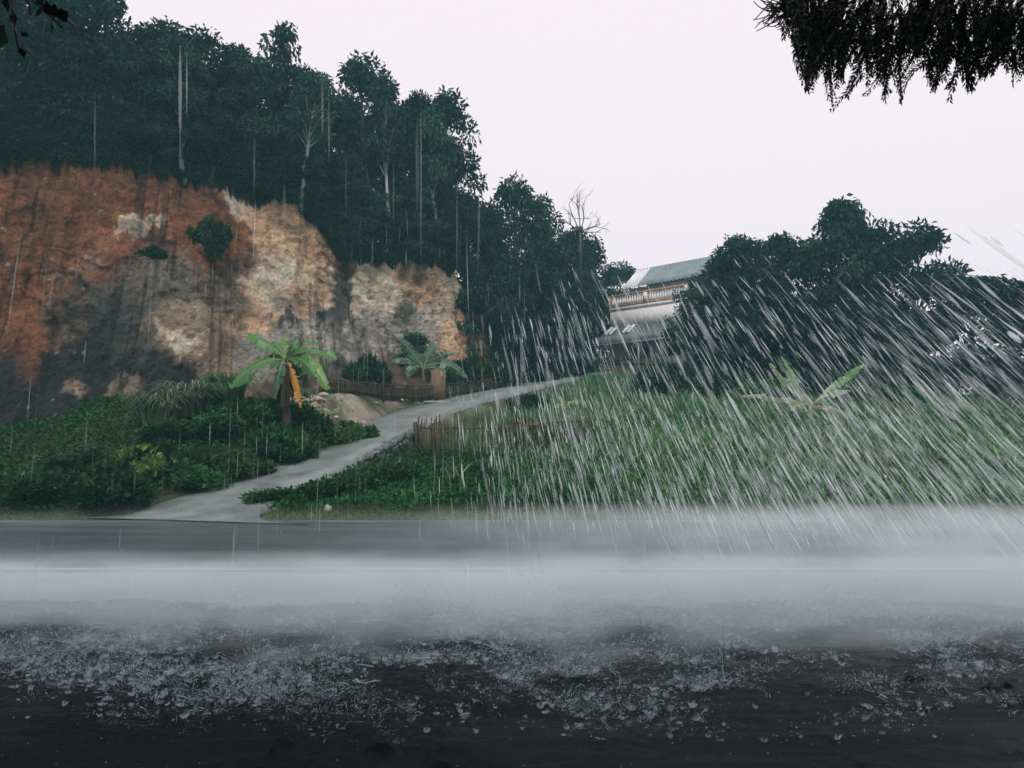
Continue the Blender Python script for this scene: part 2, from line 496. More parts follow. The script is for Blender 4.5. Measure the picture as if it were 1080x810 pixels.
PATCH = [  # cx, cy, rx, ry, degrees, colour, weight
    (90, 235, 150, 90, 0, ORANGE, 2.6), (-150, 300, 170, 170, 0, RUST, 3), (15, 345, 60, 60, -30, ORANGE, 1.2), (150, 205, 90, 30, 5, RUST, .8), (210, 250, 60, 50, 0, ORANGE, .8),
    (70, 296, 70, 12, -38, DUN, .25), (110, 350, 90, 62, -20, SLATE, 1), (150, 310, 70, 40, -15, GREY, 1), (200, 350, 60, 46, 0, DUN, 1.0),
    (142, 250, 14, 7, 0, PALE, .8), (128, 258, 9, 7, -30, PALE, .6), (255, 205, 22, 20, 0, PALE, .9), (262, 235, 14, 16, 0, TAN, .8), (310, 250, 48, 50, -30, TAN, 1.5), (300, 300, 50, 46, 0, PALE, 1.6),
    (345, 270, 20, 34, -15, ORANGE, .5), (325, 300, 18, 40, 0, TAN, .8), (262, 330, 54, 40, 0, TAN, 1.0), (240, 320, 30, 24, 0, GREY, .8), (185, 375, 20, 12, 0, PALE, .6), (205, 300, 26, 20, 10, BROWN, .8), (240, 300, 20, 50, 18, BROWN, .6),
    (355, 320, 14, 60, 0, SLATE, .8), (330, 355, 60, 26, 0, LGREY, 1), (270, 375, 40, 24, 0, LGREY, .8), (405, 310, 36, 34, 10, PALE, .9), (390, 345, 34, 26, -30, LGREY, 1), (440, 300, 32, 20, 20, TAN, .7),
    (470, 320, 26, 34, 10, PALE, .9), (480, 350, 16, 26, 0, TAN, .8), (440, 345, 30, 22, 0, LGREY, .9), (430, 310, 12, 50, 0, SLATE, .6), (310, 340, 22, 12, 0, SLATE, .7),
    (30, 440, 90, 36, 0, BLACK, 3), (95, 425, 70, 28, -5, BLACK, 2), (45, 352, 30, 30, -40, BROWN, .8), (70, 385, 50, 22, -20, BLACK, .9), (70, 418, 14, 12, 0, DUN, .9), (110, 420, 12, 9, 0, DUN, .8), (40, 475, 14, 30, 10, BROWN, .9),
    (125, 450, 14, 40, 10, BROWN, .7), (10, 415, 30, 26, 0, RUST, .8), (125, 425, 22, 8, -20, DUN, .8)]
acc = np.zeros(wx.shape + (3,)); wt = np.zeros(wx.shape) + 1e-4
acc += np.array(BROWN) * 1e-4
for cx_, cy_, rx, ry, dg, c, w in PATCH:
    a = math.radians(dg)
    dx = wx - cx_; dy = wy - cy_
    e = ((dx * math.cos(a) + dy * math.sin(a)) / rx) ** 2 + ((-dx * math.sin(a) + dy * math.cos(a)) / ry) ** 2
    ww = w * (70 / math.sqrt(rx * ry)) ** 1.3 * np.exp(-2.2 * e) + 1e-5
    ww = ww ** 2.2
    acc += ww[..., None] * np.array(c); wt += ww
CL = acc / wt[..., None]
CL *= (1 + 0.55 * fbm(sx * 0.9 + sz * .6, sz * 1.1, 81, 5))[..., None]
crk = sstep(0.10, 0.0, np.abs(fbm(sx * 0.35 + 0.6 * sz, sz * 0.6 - .2 * sx, 83, 4))) * sstep(0.0, 0.3, fbm(sx * .3, sz * .3, 85, 2))
CL = CL * (1 - 0.75 * crk[..., None])
spk = sstep(0.55, 0.75, fbm(sx * 3.0, sz * 3.0, 91, 3))
CL = CL * (1 - spk[..., None] * 0.5) + np.array(PALE) * 0.5 * spk[..., None]
# a drift of humus and roots over the rim, forest soil on top
hum = sstep(0.965, 0.99, VV + 0.07 * fbm(UU * 0.15, VV * 5, 87, 5, .65))
CL = CL * (1 - hum[..., None]) + np.array((0.05, 0.035, 0.022)) * hum[..., None]
fl = sstep(500, 520, UU); CL = CL * (1 - fl[..., None]) + np.array((0.05, 0.05, 0.03)) * fl[..., None]
tm = sstep(-.05, .25, fbm(UU * .018, VV * 2.4, 95, 2))
CL = CL * (1 - .6 * (tm * sstep(.05, .35, fbm(sx * 5.5 + .25 * sz, sz * .16, 96, 3)))[..., None])            # scratch marks left by the digger, water runs
CL = CL * (1 + .4 * (sstep(.25, .4, fbm(sx * 2.2 + sz * 1.3, sz * 2.8, 97, 4, .65)) * sstep(0, .3, fbm(sx * .4, sz * .5, 98, 2)))[..., None])
CL = CL * (1 - .4 * sstep(.24, .34, fbm(sx * 1.6 - sz * .8, sz * 2.6, 99, 5, .65))[..., None])
CL = np.clip(CL, 0.01, 0.85)
a_, b_ = UU.shape
ii, jj = np.meshgrid(np.arange(a_ - 1), np.arange(b_ - 1), indexing='ij')
Fc = np.stack([ii * b_ + jj, (ii + 1) * b_ + jj, (ii + 1) * b_ + jj + 1, ii * b_ + jj + 1], -1).reshape(-1, 4)
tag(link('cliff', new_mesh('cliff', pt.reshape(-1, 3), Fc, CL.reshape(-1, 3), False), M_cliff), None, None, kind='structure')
CLIFF_PT = pt


def cliff_at(u, v):
    i = int(np.argmin(abs(us - u))); j = int(np.argmin(abs(vs - v)))
    return CLIFF_PT[i, j]


# ------------------------------------------------------------------ leaves and trees
def unit(v): return v / (np.linalg.norm(v, axis=-1, keepdims=True) + 1e-9)


def leaf_quads(pos, d, L, W, col, fold=0.25):
    """pos (n,3) base, d (n,3) direction, L, W (n,), col (n,3) -> V, F, C : pointed leaves, two triangles each side of the rib"""
    n = len(pos)
    d = unit(d)
    r = unit(np.cross(d, unit(RNG.normal(size=(n, 3)))))
    nn = np.cross(r, d)
    L = np.broadcast_to(L, (n,))[:, None]; W = np.broadcast_to(W, (n,))[:, None]
    mid = pos + d * L * 0.45
    a = mid + r * W * 0.5 + nn * W * fold; b = mid - r * W * 0.5 + nn * W * fold
    tip = pos + d * L - nn * L * 0.12
    V = np.stack([pos, a, tip, b], 1).reshape(-1, 3)
    F = np.arange(n * 4).reshape(n, 4)
    C = np.repeat(col, 4, axis=0)
    return V, F, C


def tree_meshes(seed, nm, clusters=46, per=190, leaf=0.30, cb=0.16, spread=1.0, droop=0.5, base=(0.013, 0.043, 0.036), alt=(0.030, 0.080, 0.062), crad=0.15, lean=0.0, sparse=False, multi=1):
    """a tree 10 m tall with a crown about 5 m wide"""
    rs = np.random.default_rng(seed)
    tr = MB()
    hz = np.linspace(0, 8.6, 9)
    bend = np.cumsum(rs.normal(0, 0.12, (9, 2)), 0); bend[0] = 0
    tp = np.c_[bend[:, 0] + lean * hz * 0.1, bend[:, 1], hz]
    tr.tube(tp, np.linspace(0.20, 0.05, 9), 7)
    cen = []
    for q in range(clusters):
        t = rs.uniform(0, 1) ** 0.85
        z = (cb + (1 - cb) * t) * 10 - 0.45
        prof = (math.sin(PI * min(1, 0.14 + 0.83 * t)) ** 0.8)
        R = 2.3 * spread * prof * rs.uniform(0.35, 1.0) ** 0.6
        ph = rs.uniform(0, 2 * PI)
        tx_ = np.interp(z, hz, tp[:, 0]); ty_ = np.interp(z, hz, tp[:, 1])
        c = np.array([tx_ + R * math.cos(ph), ty_ + R * math.sin(ph), z])
        cen.append(c)
        z0 = max(0.8, z - R * rs.uniform(0.5, 1.1) - 0.3)
        p0 = np.array([np.interp(z0, hz, tp[:, 0]), np.interp(z0, hz, tp[:, 1]), z0])
        if R > 0.3:
            m1 = p0 * 0.5 + c * 0.5 + np.array([0, 0, 0.12 * R]) + rs.normal(0, 0.08, 3)
            tr.tube([p0, m1, c], [0.065, 0.04, 0.015], 4)
    cen = np.array(cen)
    trunk = tr.mesh(nm + '_trunk')
    Vs, Fs, Cs = [], [], []; n0 = 0
    for c in cen:
        r = 10 * crad * rs.uniform(0.55, 1.05) * 0.62
        n = int(per * rs.uniform(0.6, 1.25))
        dirs = unit(rs.normal(size=(n, 3)))
        rad = r * rs.uniform(0, 1, (n, 1)) ** 0.45
        p = c + dirs * rad * np.array([1.15, 1.15, 0.72])
        out = dirs * 0.8 + rs.normal(0, 0.55, (n, 3)) + np.array([0, 0, -droop])
        mixv = np.clip(rs.normal(0.4, 0.36) + rs.normal(0, 0.22, n), -.25, 1.5)[:, None]
        col = np.array(base) * (1 - mixv) + np.array(alt) * mixv
        col = col * rs.uniform(0.65, 1.35, (n, 1))
        ls = leaf * rs.uniform(0.6, 1.25, n)
        V, F, C = leaf_quads(p, out, ls, ls * 0.46, col)
        Vs.append(V); Fs.append(F + n0); Cs.append(C); n0 += len(V)
    crown = new_mesh(nm + '_crown', np.concatenate(Vs), np.concatenate(Fs), np.concatenate(Cs))
    trunk.materials.append(M_bark); crown.materials.append(M_leaf)
    return trunk, crown


KINDS = [tree_meshes(101, 'a', 50, 200, 0.30, 0.12),
         tree_meshes(102, 'b', 44, 200, 0.32, 0.18, 1.05, 0.6),
         tree_meshes(103, 'c', 36, 170, 0.34, 0.22, 0.95, 0.5, (0.018, 0.055, 0.046), (0.040, 0.10, 0.078)),
         tree_meshes(104, 'd', 58, 190, 0.27, 0.06, 1.1, 0.8, (0.013, 0.045, 0.040), (0.03, 0.085, 0.066), 0.16),
         tree_meshes(105, 'e', 24, 80, 0.42, 0.30, 0.8, 0.9, crad=0.12),
         tree_meshes(106, 'f', 64, 200, 0.34, 0.02, 1.15, 1.0, (0.014, 0.046, 0.040), (0.034, 0.086, 0.068), 0.15),
         tree_meshes(107, 'g', 40, 260, 0.36, 0.10, 1.05, 1.6, (0.022, 0.052, 0.048), (0.045, 0.09, 0.082), 0.17)]


def tree(kind, x, y, z, ztop, width, label, group, rz=None, name='broadleaf_tree'):
    tk_, ck = KINDS[kind]
    h = ztop - z + 0.25
    r = thing(name, label, 'tree', (x, y, z - 0.25), random.uniform(0, 6.28) if rz is None else rz, group)
    r.scale = (width / 5.0, width / 5.0, h / 10.0)
    a = bpy.data.objects.new('trunk', tk_); COL.objects.link(a); a.parent = r
    b = bpy.data.objects.new('crown', ck); COL.objects.link(b); b.parent = r
    return r


G_RIM = 'forest trees along the cliff rim'
RIM = [  # px of the crown, py of its top, metres behind the rim, crown width, kind, label
    (-40, -60, 1.5, 6.5, 0, 'huge dark tree on the cliff rim cut off by the left picture edge'),
    (28, -30, 1.2, 6.0, 1, 'tall dark tree in the top left corner behind the hanging leaf sprig'),
    (85, -12, 1.6, 5.6, 0, 'tall dark tree on the cliff rim just right of the hanging leaf sprig'),
    (128, 24, 1.2, 4.6, 3, 'low rounded tree on the rim between two taller trees above red soil'),
    (166, 20, 2.4, 4.6, 2, 'pointed tree on the rim standing just left of the pale twin streaks of dripping water'),
    (213, 36, 1.4, 4.6, 1, 'round headed tree on the rim just right of the pale twin streaks of dripping water'),
    (252, 50, 1.2, 4.4, 0, 'bushy tree on the rim directly above the pale boulder at the cliff edge'),
    (330, 66, 1.6, 4.8, 3, 'broad dark tree on the rim between the spindly tall sapling and the big airy tree'),
    (386, 62, 2.6, 5.4, 2, 'big airy tree with sky showing through its crown above the grey cliff notch'),
    (436, 102, 2.2, 4.4, 0, 'dense tree tucked between the big airy tree and the last tree of the rim'),
    (474, 98, 2.0, 5.0, 2, 'last tall tree at the right end of the rim, ragged and airy against the sky'),
]
for px, py, back, w, kd, lb in RIM:
    b = tline(px); y = b[1] + back; s = y / b[1]
    tree(kd, P(px, 200, y)[0], y, b[2] + 0.08 * back, P(px, py, y)[2], w, lb, G_RIM)
b = tline(290); tree(4, P(292, 0, b[1] + 2)[0], b[1] + 2, b[2], P(290, 20, b[1] + 2)[2], 4.2, 'spindly tall sapling with sparse drooping leaves rising above the forest skyline', G_RIM, name='sapling_tree')
M_pale = col_surface('pale_bark', 0.7, 0.3, 3, (0.6, 1.2), 0.4, 20, (0.42, 0.45, 0.43))
hi_t, hi_c = tree_meshes(108, 'h', 22, 190, 0.32, 0.58, 0.75, 0.6, (0.018, 0.055, 0.046), (0.045, 0.11, 0.085)); hi_t.materials.clear(); hi_t.materials.append(M_pale); KINDS.append((hi_t, hi_c))
for px, py, lb in ((196, 42, 'slim tree with a bare pale trunk, leftmost of the pale trunked trees on the rim'), (318, 78, 'slim tree with a bare pale trunk above the tan rock face'), (404, 74, 'slim tree with a bare pale trunk in front of the big airy tree'),
                   (458, 108, 'slim tree with a bare pale trunk near the right end of the rim')):
    b = tline(px); y = b[1] + .1
    tree(7, P(px, 200, y)[0], y, b[2], P(px, py, y)[2], 3.6, lb, 'pale trunked trees on the cliff rim')
# low trees that close the dark edge under the crowns
LOWRIM = [(-60, 110), (-10, 104), (35, 100), (75, 98), (115, 108), (150, 122), (222, 118), (262, 132), (290, 150), (338, 175), (372, 185), (430, 190), (478, 200), (497, 205), (352, 216), (366, 232), (388, 226), (410, 222), (450, 232), (318, 176)]
for i, (px, py) in enumerate(LOWRIM):
    b = tline(px); y = b[1] + 0.5 + 0.5 * (i % 2)
    tree((3, 5)[i % 2], P(px, 200, y)[0], y, b[2] - 0.1, P(px, py, y)[2], 3.9, 'low dark understorey tree filling the gap under the rim crowns', 'understorey trees on the cliff rim', name='understorey_tree')
for i, (px, py) in enumerate([(-80, -40), (0, 5), (55, 0), (105, 45), (145, 50), (190, 58), (235, 72), (275, 72), (312, 92), (355, 100), (412, 112), (455, 135)]):
    b = tline(px); y = b[1] + 6 + 3 * (i % 2)
    tree((0, 1, 3)[i % 3], P(px, 200, y)[0], y, b[2] + 0.7, P(px, py, y)[2], 5.6, 'tree deep in the forest, half hidden behind the trees of the cliff rim', 'forest trees behind the cliff rim')

G_MID = 'trees between the cliff and the white house'
MID = [  # px, top py, Y, width, kind, base extra, label
    (512, 215, 54, 4.6, 0, 'dark tree squeezed against the right end of the rim forest'),
    (537, 186, 57, 4.8, 2, 'tallest tree of the slope between cliff and house, with a small tuft on top'),
    (568, 203, 58, 4.8, 1, 'full round tree left of the bare branches on the slope'),
    (598, 236, 60, 4.6, 3, 'dense tree growing beneath the bare branches beside the house'),
    (622, 250, 64, 4.4, 1, 'tree whose crown stands just left of the white balcony'),
    (658, 276, 69, 4.6, 2, 'pale thin tree seen behind the left end of the house roof'),
    (634, 302, 68, 4.6, 3, 'dark tree squeezed behind the left wall of the house'),
    (436, 350, 44, 2.6, 2, 'small light green tree rising behind the broad banana leaves at the fence'),
    (505, 285, 50.5, 4.2, 5, 'low drooping tree hugging the right edge of the bare cliff'),
    (540, 278, 53, 4.6, 3, 'mid height tree with foliage to the ground above the end of the woven fence'),
    (575, 285, 54, 4.6, 5, 'drooping dark tree where the path disappears over the slope'),
    (606, 298, 57, 4.2, 0, 'shadowy tree just left of the corrugated awning'),
    (552, 335, 49.5, 3.6, 5, 'short leafy tree overhanging the far end of the path'),
    (592, 338, 52, 3.8, 3, 'short round tree at the top of the grass bank left of the house'),
    (612, 352, 57, 2.4, 5, 'smallest tree by the lower left corner of the house')]
for px, py, y, w, kd, lb in MID:
    x = P(px, 300, y)[0]
    tree(kd, x, y, max(Hs(x, y), 3) - 0.2, P(px, py, y)[2], w, lb, G_MID)

G_RIGHT = 'trees on the bank right of the house'
RIGHT = [
    (748, 290, 50, 4.4, 3, 'leafy tree whose crown covers the right end of the white balcony'),
    (764, 260, 51, 4.6, 1, 'tree rising over the right end of the house roof'),
    (795, 243, 50, 5.2, 3, 'broad tree below the single stray twig on the skyline'),
    (828, 246, 49, 5.0, 0, 'dense tree between the stray twig and the tall domed tree'),
    (878, 213, 48, 5.4, 5, 'tall domed tree, highest crown right of the house'),
    (925, 236, 47, 4.8, 1, 'tree just right of the tall domed one, its crown level and ragged'),
    (975, 232, 46, 5.2, 2, 'tree with a thick outer limb over the open sky gap'),
    (1030, 288, 42, 5.6, 6, 'low feathery tree with weeping grey sprays at the right picture edge'),
    (1085, 292, 40, 5.2, 6, 'weeping grey tree cut off by the right picture edge'),
    (754, 325, 46, 4.0, 5, 'low thicket tree in front of the awning, foliage down to the grass'),
    (770, 310, 45, 4.6, 3, 'dark low tree standing left behind the pale leaved banana plant'),
    (820, 312, 44.5, 4.8, 5, 'dark low tree directly behind the pale leaved banana plant'),
    (872, 300, 44, 4.8, 3, 'dark low tree to the right behind the pale leaved banana plant'),
    (922, 308, 43.5, 4.6, 5, 'low tree under the level ragged crown, left of the bright gap'),
    (962, 325, 43.5, 3.6, 6, 'small weeping tree beside the bright gap in the foliage')]
for px, py, y, w, kd, lb in RIGHT:
    x = P(px, 300, y)[0]
    tree(kd, x, y, Hs(x, y) - 0.2, P(px, py, y)[2], w, lb, G_RIGHT)


# bare branches and the stray twig
def branchy(mb, p, d, L, r, depth, rs):
    d = unit(d); n = 5
    pts = [p]; dd = d
    for _ in range(n - 1):
        dd = unit(dd + rs.normal(0, 0.13, 3)); pts.append(pts[-1] + dd * L / (n - 1))
    mb.tube(pts, np.linspace(r, r * 0.45, n), 5, C=(0.16, 0.14, 0.125))
    if depth:
        for q in range(3 + (depth > 1)):
            kx = rs.integers(1, n)
            branchy(mb, pts[kx], dd + rs.normal(0, 0.55, 3), L * rs.uniform(0.45, 0.7), r * 0.5, depth - 1, rs)


rs = np.random.default_rng(5)
b0 = P(612, 330, 59); bt = P(612, 245, 59)
dead = thing('bare_tree', 'bare leafless tree reaching out of the foliage against the pale sky', 'tree', (b0[0], b0[1], Hs(b0[0], b0[1])))
o = np.array(dead.location); mb = MB()
mb.tube([[0, 0, 0], [0.05, 0, 4], bt - o], [0.18, 0.14, 0.09], 6, C=(0.16, 0.14, 0.125)); link('trunk', mb.mesh('bare_trunk'), M_bark, dead)
mb = MB()
for tx_, ty_ in ((598, 208), (612, 206), (636, 228), (640, 240), (588, 225), (622, 215)):
    d = P(tx_, ty_, 59) - bt; branchy(mb, bt - o, d, np.linalg.norm(d) * 0.8, 0.05, 2, rs)
link('branch', mb.mesh('bare_branch'), M_bark, dead)

# ------------------------------------------------------------------ shrubs
def shrub_meshes(seed, nm, n=2600, leaf=0.17, base=(0.016, 0.065, 0.02), alt=(0.06, 0.17, 0.045), lobes=9, up=0.3):
    """a shrub about 2 m wide and 1 m tall at scale 1"""
    rs = np.random.default_rng(seed)
    stm = MB(); Vs, Fs, Cs = [], [], []; n0 = 0
    for q in range(lobes):
        ph = rs.uniform(0, 2 * PI); R = 0.72 * rs.uniform(0, 1) ** 0.5
        c = np.array([R * math.cos(ph), R * math.sin(ph), rs.uniform(0.25, 0.72) * (1.05 - 0.5 * R)])
        stm.tube([[c[0] * .2, c[1] * .2, -0.1], c * [.7, .7, .5], c], [0.03, 0.02, 0.008], 4)
        m = int(n / lobes * rs.uniform(0.6, 1.4))
        dirs = unit(rs.normal(size=(m, 3))); rr = 0.42 * rs.uniform(.6, 1.1) * rs.uniform(0, 1, (m, 1)) ** 0.5
        p = c + dirs * rr * [1, 1, 0.75]
        p[:, 2] = np.abs(p[:, 2])
        out = dirs * 0.7 + rs.normal(0, 0.5, (m, 3)) + [0, 0, up]
        mixv = np.clip(rs.normal(0.4, 0.25) + rs.normal(0, 0.25, m), 0, 1)[:, None]
        col = (np.array(base) * (1 - mixv) + np.array(alt) * mixv) * rs.uniform(0.65, 1.35, (m, 1))
        ls = leaf * rs.uniform(0.55, 1.25, m)
        V, F, C = leaf_quads(p, out, ls, ls * 0.5, col)
        Vs.append(V); Fs.append(F + n0); Cs.append(C); n0 += len(V)
    cr = new_mesh(nm + '_foliage', np.concatenate(Vs), np.concatenate(Fs), np.concatenate(Cs)); cr.materials.append(M_bush)
    sm = stm.mesh(nm + '_stem'); sm.materials.append(M_bark)
    return sm, cr


def reed_meshes(seed, nm, n=420, base=(0.06, 0.12, 0.06), alt=(0.30, 0.36, 0.25), w=0.065):
    rs = np.random.default_rng(seed); V = []; F = []; C = []; k = 0
    for q in range(n):
        ph = rs.uniform(0, 2 * PI); R = 0.45 * rs.uniform(0, 1) ** .5
        p = np.array([R * math.cos(ph), R * math.sin(ph), 0.0])
        a = ph + rs.normal(0, 0.8); d = np.array([math.cos(a), math.sin(a), 0]); s = np.array([-d[1], d[0], 0])
        L = rs.uniform(0.7, 1.25); le = rs.uniform(0.15, 0.55)
        c = np.array(base) + (np.array(alt) - np.array(base)) * rs.uniform(0, 1) ** 1.5
        for t in np.linspace(0, 1, 6):
            q_ = p + d * (le * L * t + 0.38 * L * t ** 3) + np.array([0, 0, L * (t - 0.62 * t ** 3)])
            ww = w * (1 - t ** 2) * 0.5 + 0.002
            V += [q_ - s * ww, q_ + s * ww]; C += [c, c]
        for j in range(5): F.append([k + 2 * j, k + 2 * j + 1, k + 2 * j + 3, k + 2 * j + 2])
        k += 12
    me = new_mesh(nm + '_blades', V, F, C); me.materials.append(M_grass); return me


SH = [shrub_meshes(201, 'sa'), shrub_meshes(202, 'sb', 2600, 0.16, (0.014, 0.06, 0.024), (0.05, 0.14, 0.045), 11),
      shrub_meshes(203, 'sc', 2200, 0.22, (0.012, 0.042, 0.02), (0.04, 0.10, 0.04), 8), shrub_meshes(204, 'sd', 2400, 0.2, (0.05, 0.11, 0.03), (0.12, 0.2, 0.06), 9)]
REED = [reed_meshes(211, 'ra'), reed_meshes(212, 'rb', 320, (0.05, 0.13, 0.05), (0.14, 0.24, 0.1))]


def shrub(kind, px, ptop, y, w, label, group, x=None, z=None, minh=0.5):
    x = P(px, 480, y)[0] if x is None else x
    z = Hs(x, y) if z is None else z
    h = max(minh, P(px, ptop, y)[2] - z)
    if kind < 10:
        r = thing('shrub', label, 'shrub', (x, y, z), random.uniform(0, 6.28), group)
        r.scale = (w / 2.0, w / 2.0, h / 1.0)
        for nm, me in zip(('stem', 'foliage'), SH[kind]):
            c = bpy.data.objects.new(nm, me); COL.objects.link(c); c.parent = r
    else:
        r = link('reed_clump', REED[kind - 10], None, None, (x, y, z)); tag(r, label, 'tall grass', group)
        r.rotation_euler = (0, 0, random.uniform(0, 6.28)); r.scale = (w / 1.8, w / 1.8, h / 0.85)
    return r


G_SH = 'shrubs at the foot of the cliff'
for a in [
    (1, -30, 482, 22.5, 3.4, 'low dark bush by the road cut off at the left edge of the photo'),
    (0, 18, 486, 22.0, 3.0, 'low green bush by the road under the black rock, second bush from the photo edge'),
    (1, 66, 494, 21.7, 3.0, 'green roadside bush just left of the one nearest the path mouth'),
    (0, 118, 490, 21.7, 2.6, 'green roadside bush nearest to the mouth of the concrete path'),
    (2, 95, 474, 24.0, 3.0, 'taller dim bush against the black rock behind the roadside bushes'),
    (3, 140, 468, 24.2, 2.6, 'yellowish green bush at the foot of the ribbed rock slab'),
    (2, 175, 462, 24.6, 2.6, 'dark bush below the tall pale reeds'),
    (2, 188, 440, 26.6, 2.8, 'deep green bush directly beneath the drooping reed blades'),
    (1, 232, 432, 27.2, 2.8, 'bush between the tall reeds and the banana plant'),
    (0, 262, 418, 28.2, 2.8, 'bush touching the left leaves of the banana plant'),
    (2, 288, 420, 28.9, 2.4, 'dark bush behind the banana stem'),
    (2, 326, 428, 28.9, 2.4, 'dark bush right of the banana stem under its hanging leaves'),
    (0, 294, 438, 27.0, 2.6, 'bright green bush in front of the banana stem'),
    (3, 342, 442, 28.6, 2.2, 'bright green bush around the fallen yellowish leaf'),
    (0, 372, 440, 29.8, 1.9, 'small bush at the foot of the bare dirt mound'),
    (1, 200, 486, 24.0, 2.4, 'bush above the left edge of the path near its mouth'),
    (3, 256, 474, 25.3, 2.2, 'bush on the left path edge in the middle of its straight run'),
    (0, 300, 464, 26.8, 2.0, 'bush on the left path edge below the banana plant')]:
    shrub(a[0], a[1], a[2], a[3], a[4], a[5], G_SH)
for a in [(10, 168, 396, 27.6, 2.2, 'pale arching reed clump leftmost of three against the ribbed rock'), (10, 198, 388, 28.4, 2.4, 'tallest pale reed clump, middle of three against the rock'),
          (11, 238, 380, 29.6, 2.0, 'thin upright reed clump rightmost of three, beside the banana plant')]:
    shrub(a[0], a[1], a[2], a[3], a[4], a[5], 'tall reeds below the rock face')
G_B = 'leafy plants on the bank right of the path'
for a in [
    (1, 296, 522, 22.3, 2.0, 'low leafy plant at the tip of the bank where path meets road'),
    (0, 335, 502, 23.0, 2.2, 'leafy plant on the right path edge just above the bank tip'),
    (1, 372, 498, 23.2, 2.2, 'leafy plant on the bank above the white stone'),
    (0, 412, 486, 24.6, 2.2, 'leafy plant beneath the low grey retaining wall'),
    (1, 452, 484, 25.6, 2.2, 'dark leafy plant in front of the left half of the round picket fence'),
    (0, 505, 484, 25.8, 2.2, 'leafy plant in front of the right half of the round picket fence'),
    (3, 556, 438, 33, 2.6, 'light green bush at the right end of the round picket fence'),
    (0, 556, 414, 42, 2.6, 'bright bush at the top of the bank beside the pale path edge')]:
    shrub(a[0], a[1], a[2], a[3], a[4], a[5], G_B)
G_R = 'bushes under the right hand trees'
for a in [(2, 700, 378, 44, 3.4, 'bush hiding the foot of the house wall right of the doorway'), (2, 752, 386, 42.5, 3.2, 'dark bush left of the pale banana plant under the trees'),
          (1, 800, 398, 41, 3.0, 'bush just behind the lowest pale banana leaf'), (2, 905, 398, 40, 3.2, 'dark bush right of the pale banana plant'), (1, 950, 405, 39.6, 3.0, 'bush in front of the left end of the dark garden wall')]:
    shrub(a[0], a[1], a[2], a[3], a[4], a[5], G_R)
for px, py, sc, lb in [(215, 268, 1.7, 'large lone shrub clinging to the middle of the bare cliff'), (154, 282, 1.0, 'small dark shrub on the grey slab left of the larger cliff shrub')]:
    d = (PYY - py) ** 2 + (PXX - px) ** 2
    i, j = np.unravel_index(np.argmin(d), d.shape)
    q = pt[i, j]; r = shrub(2, 0, 0, q[1], sc * 1.3, lb, 'shrubs growing on the cliff face', x=q[0], z=q[2] - 0.5, minh=1.0); r.scale = (sc * 0.8, sc * 0.8, sc * 1.15)
# green plants behind the woven fence
for a in [(2, 385, 372, 39.5, 2.6, 'dark bush behind the woven fence right of the thin pole'), (2, 500, 372, 46, 3.0, 'dark bush behind the right end of the woven fence'),
          (2, 528, 382, 46.5, 3.0, 'dark bush where the woven fence meets the trees'), (2, 470, 384, 44.5, 2.4, 'bush hidden behind the fence post board')]:
    shrub(a[0], a[1], a[2], a[3], a[4], a[5], 'plants behind the woven fence')


# ------------------------------------------------------------------ banana plants
def banana_leaf(o, base, tip, arch, width, col, seed, side=None, tears=0.25, rib=(0.22, 0.30, 0.10)):
    rs = np.random.default_rng(seed); n = 26
    base = np.asarray(base, float); tip = np.asarray(tip, float)
    ctl = (base + tip) / 2 + np.array([0, 0, arch])
    t = np.linspace(0, 1, n)[:, None]
    c = (1 - t) ** 2 * base + 2 * t * (1 - t) * ctl + t ** 2 * tip
    tg = unit(np.gradient(c, axis=0))
    hd = tip - base; hd[2] = 0
    sd = np.cross(tg, [0, -0.62, 0.78] if side is None else side)
    sd = unit(sd + 1e-4); up = unit(np.cross(sd, tg))
    mb = MB()
    tt = np.linspace(0, 1, n)
    W = width * np.clip(np.sin(PI * np.clip((tt - 0.10) / 0.92, 0, 1)), 0, 1) ** 0.55 * (tt > 0.08)
    for sgn_ in (-1, 1):
        fold = rs.uniform(-0.5, -0.1)
        i = 2
        while i < n - 1:
            ln = rs.integers(2, 7) if rs.uniform() < 0.8 else 1
            j = min(n - 1, i + ln)
            tw = rs.normal(0, 0.38)
            shrink = 1 if rs.uniform() > tears else rs.uniform(0.75, 0.95)
            V = []; C = []
            for q in range(i, j + 1):
                gap = 0.0
                if q == j and j < n - 1: gap = rs.uniform(.0, .09)
                for s_ in (0, 0.5, 1):
                    w = W[q] * 0.5 * s_ * shrink
                    droop = (fold + tw) * s_ * s_ * W[q] * 0.5
                    V.append(c[q] + sd[q] * sgn_ * w + up[q] * droop - tg[q] * gap * s_)
                    C.append(np.array(col) * (1 + 0.12 * math.sin(q * 2.1 + s_ * 3)) * rs.uniform(.92, 1.08))
            m = j - i
            Q = []
            for a in range(m):
                for s_ in range(2):
                    Q.append([a * 3 + s_, a * 3 + s_ + 1, (a + 1) * 3 + s_ + 1, (a + 1) * 3 + s_])
            mb.add(V, Q, None, C); i = j
    mb.tube(c - up * 0.01, np.linspace(0.035, 0.008, n), 5, C=rib)
    V = [np.asarray(v) - o for v in mb.V]; mb.V = V
    return mb.mesh('banana_leaf_mesh', True)


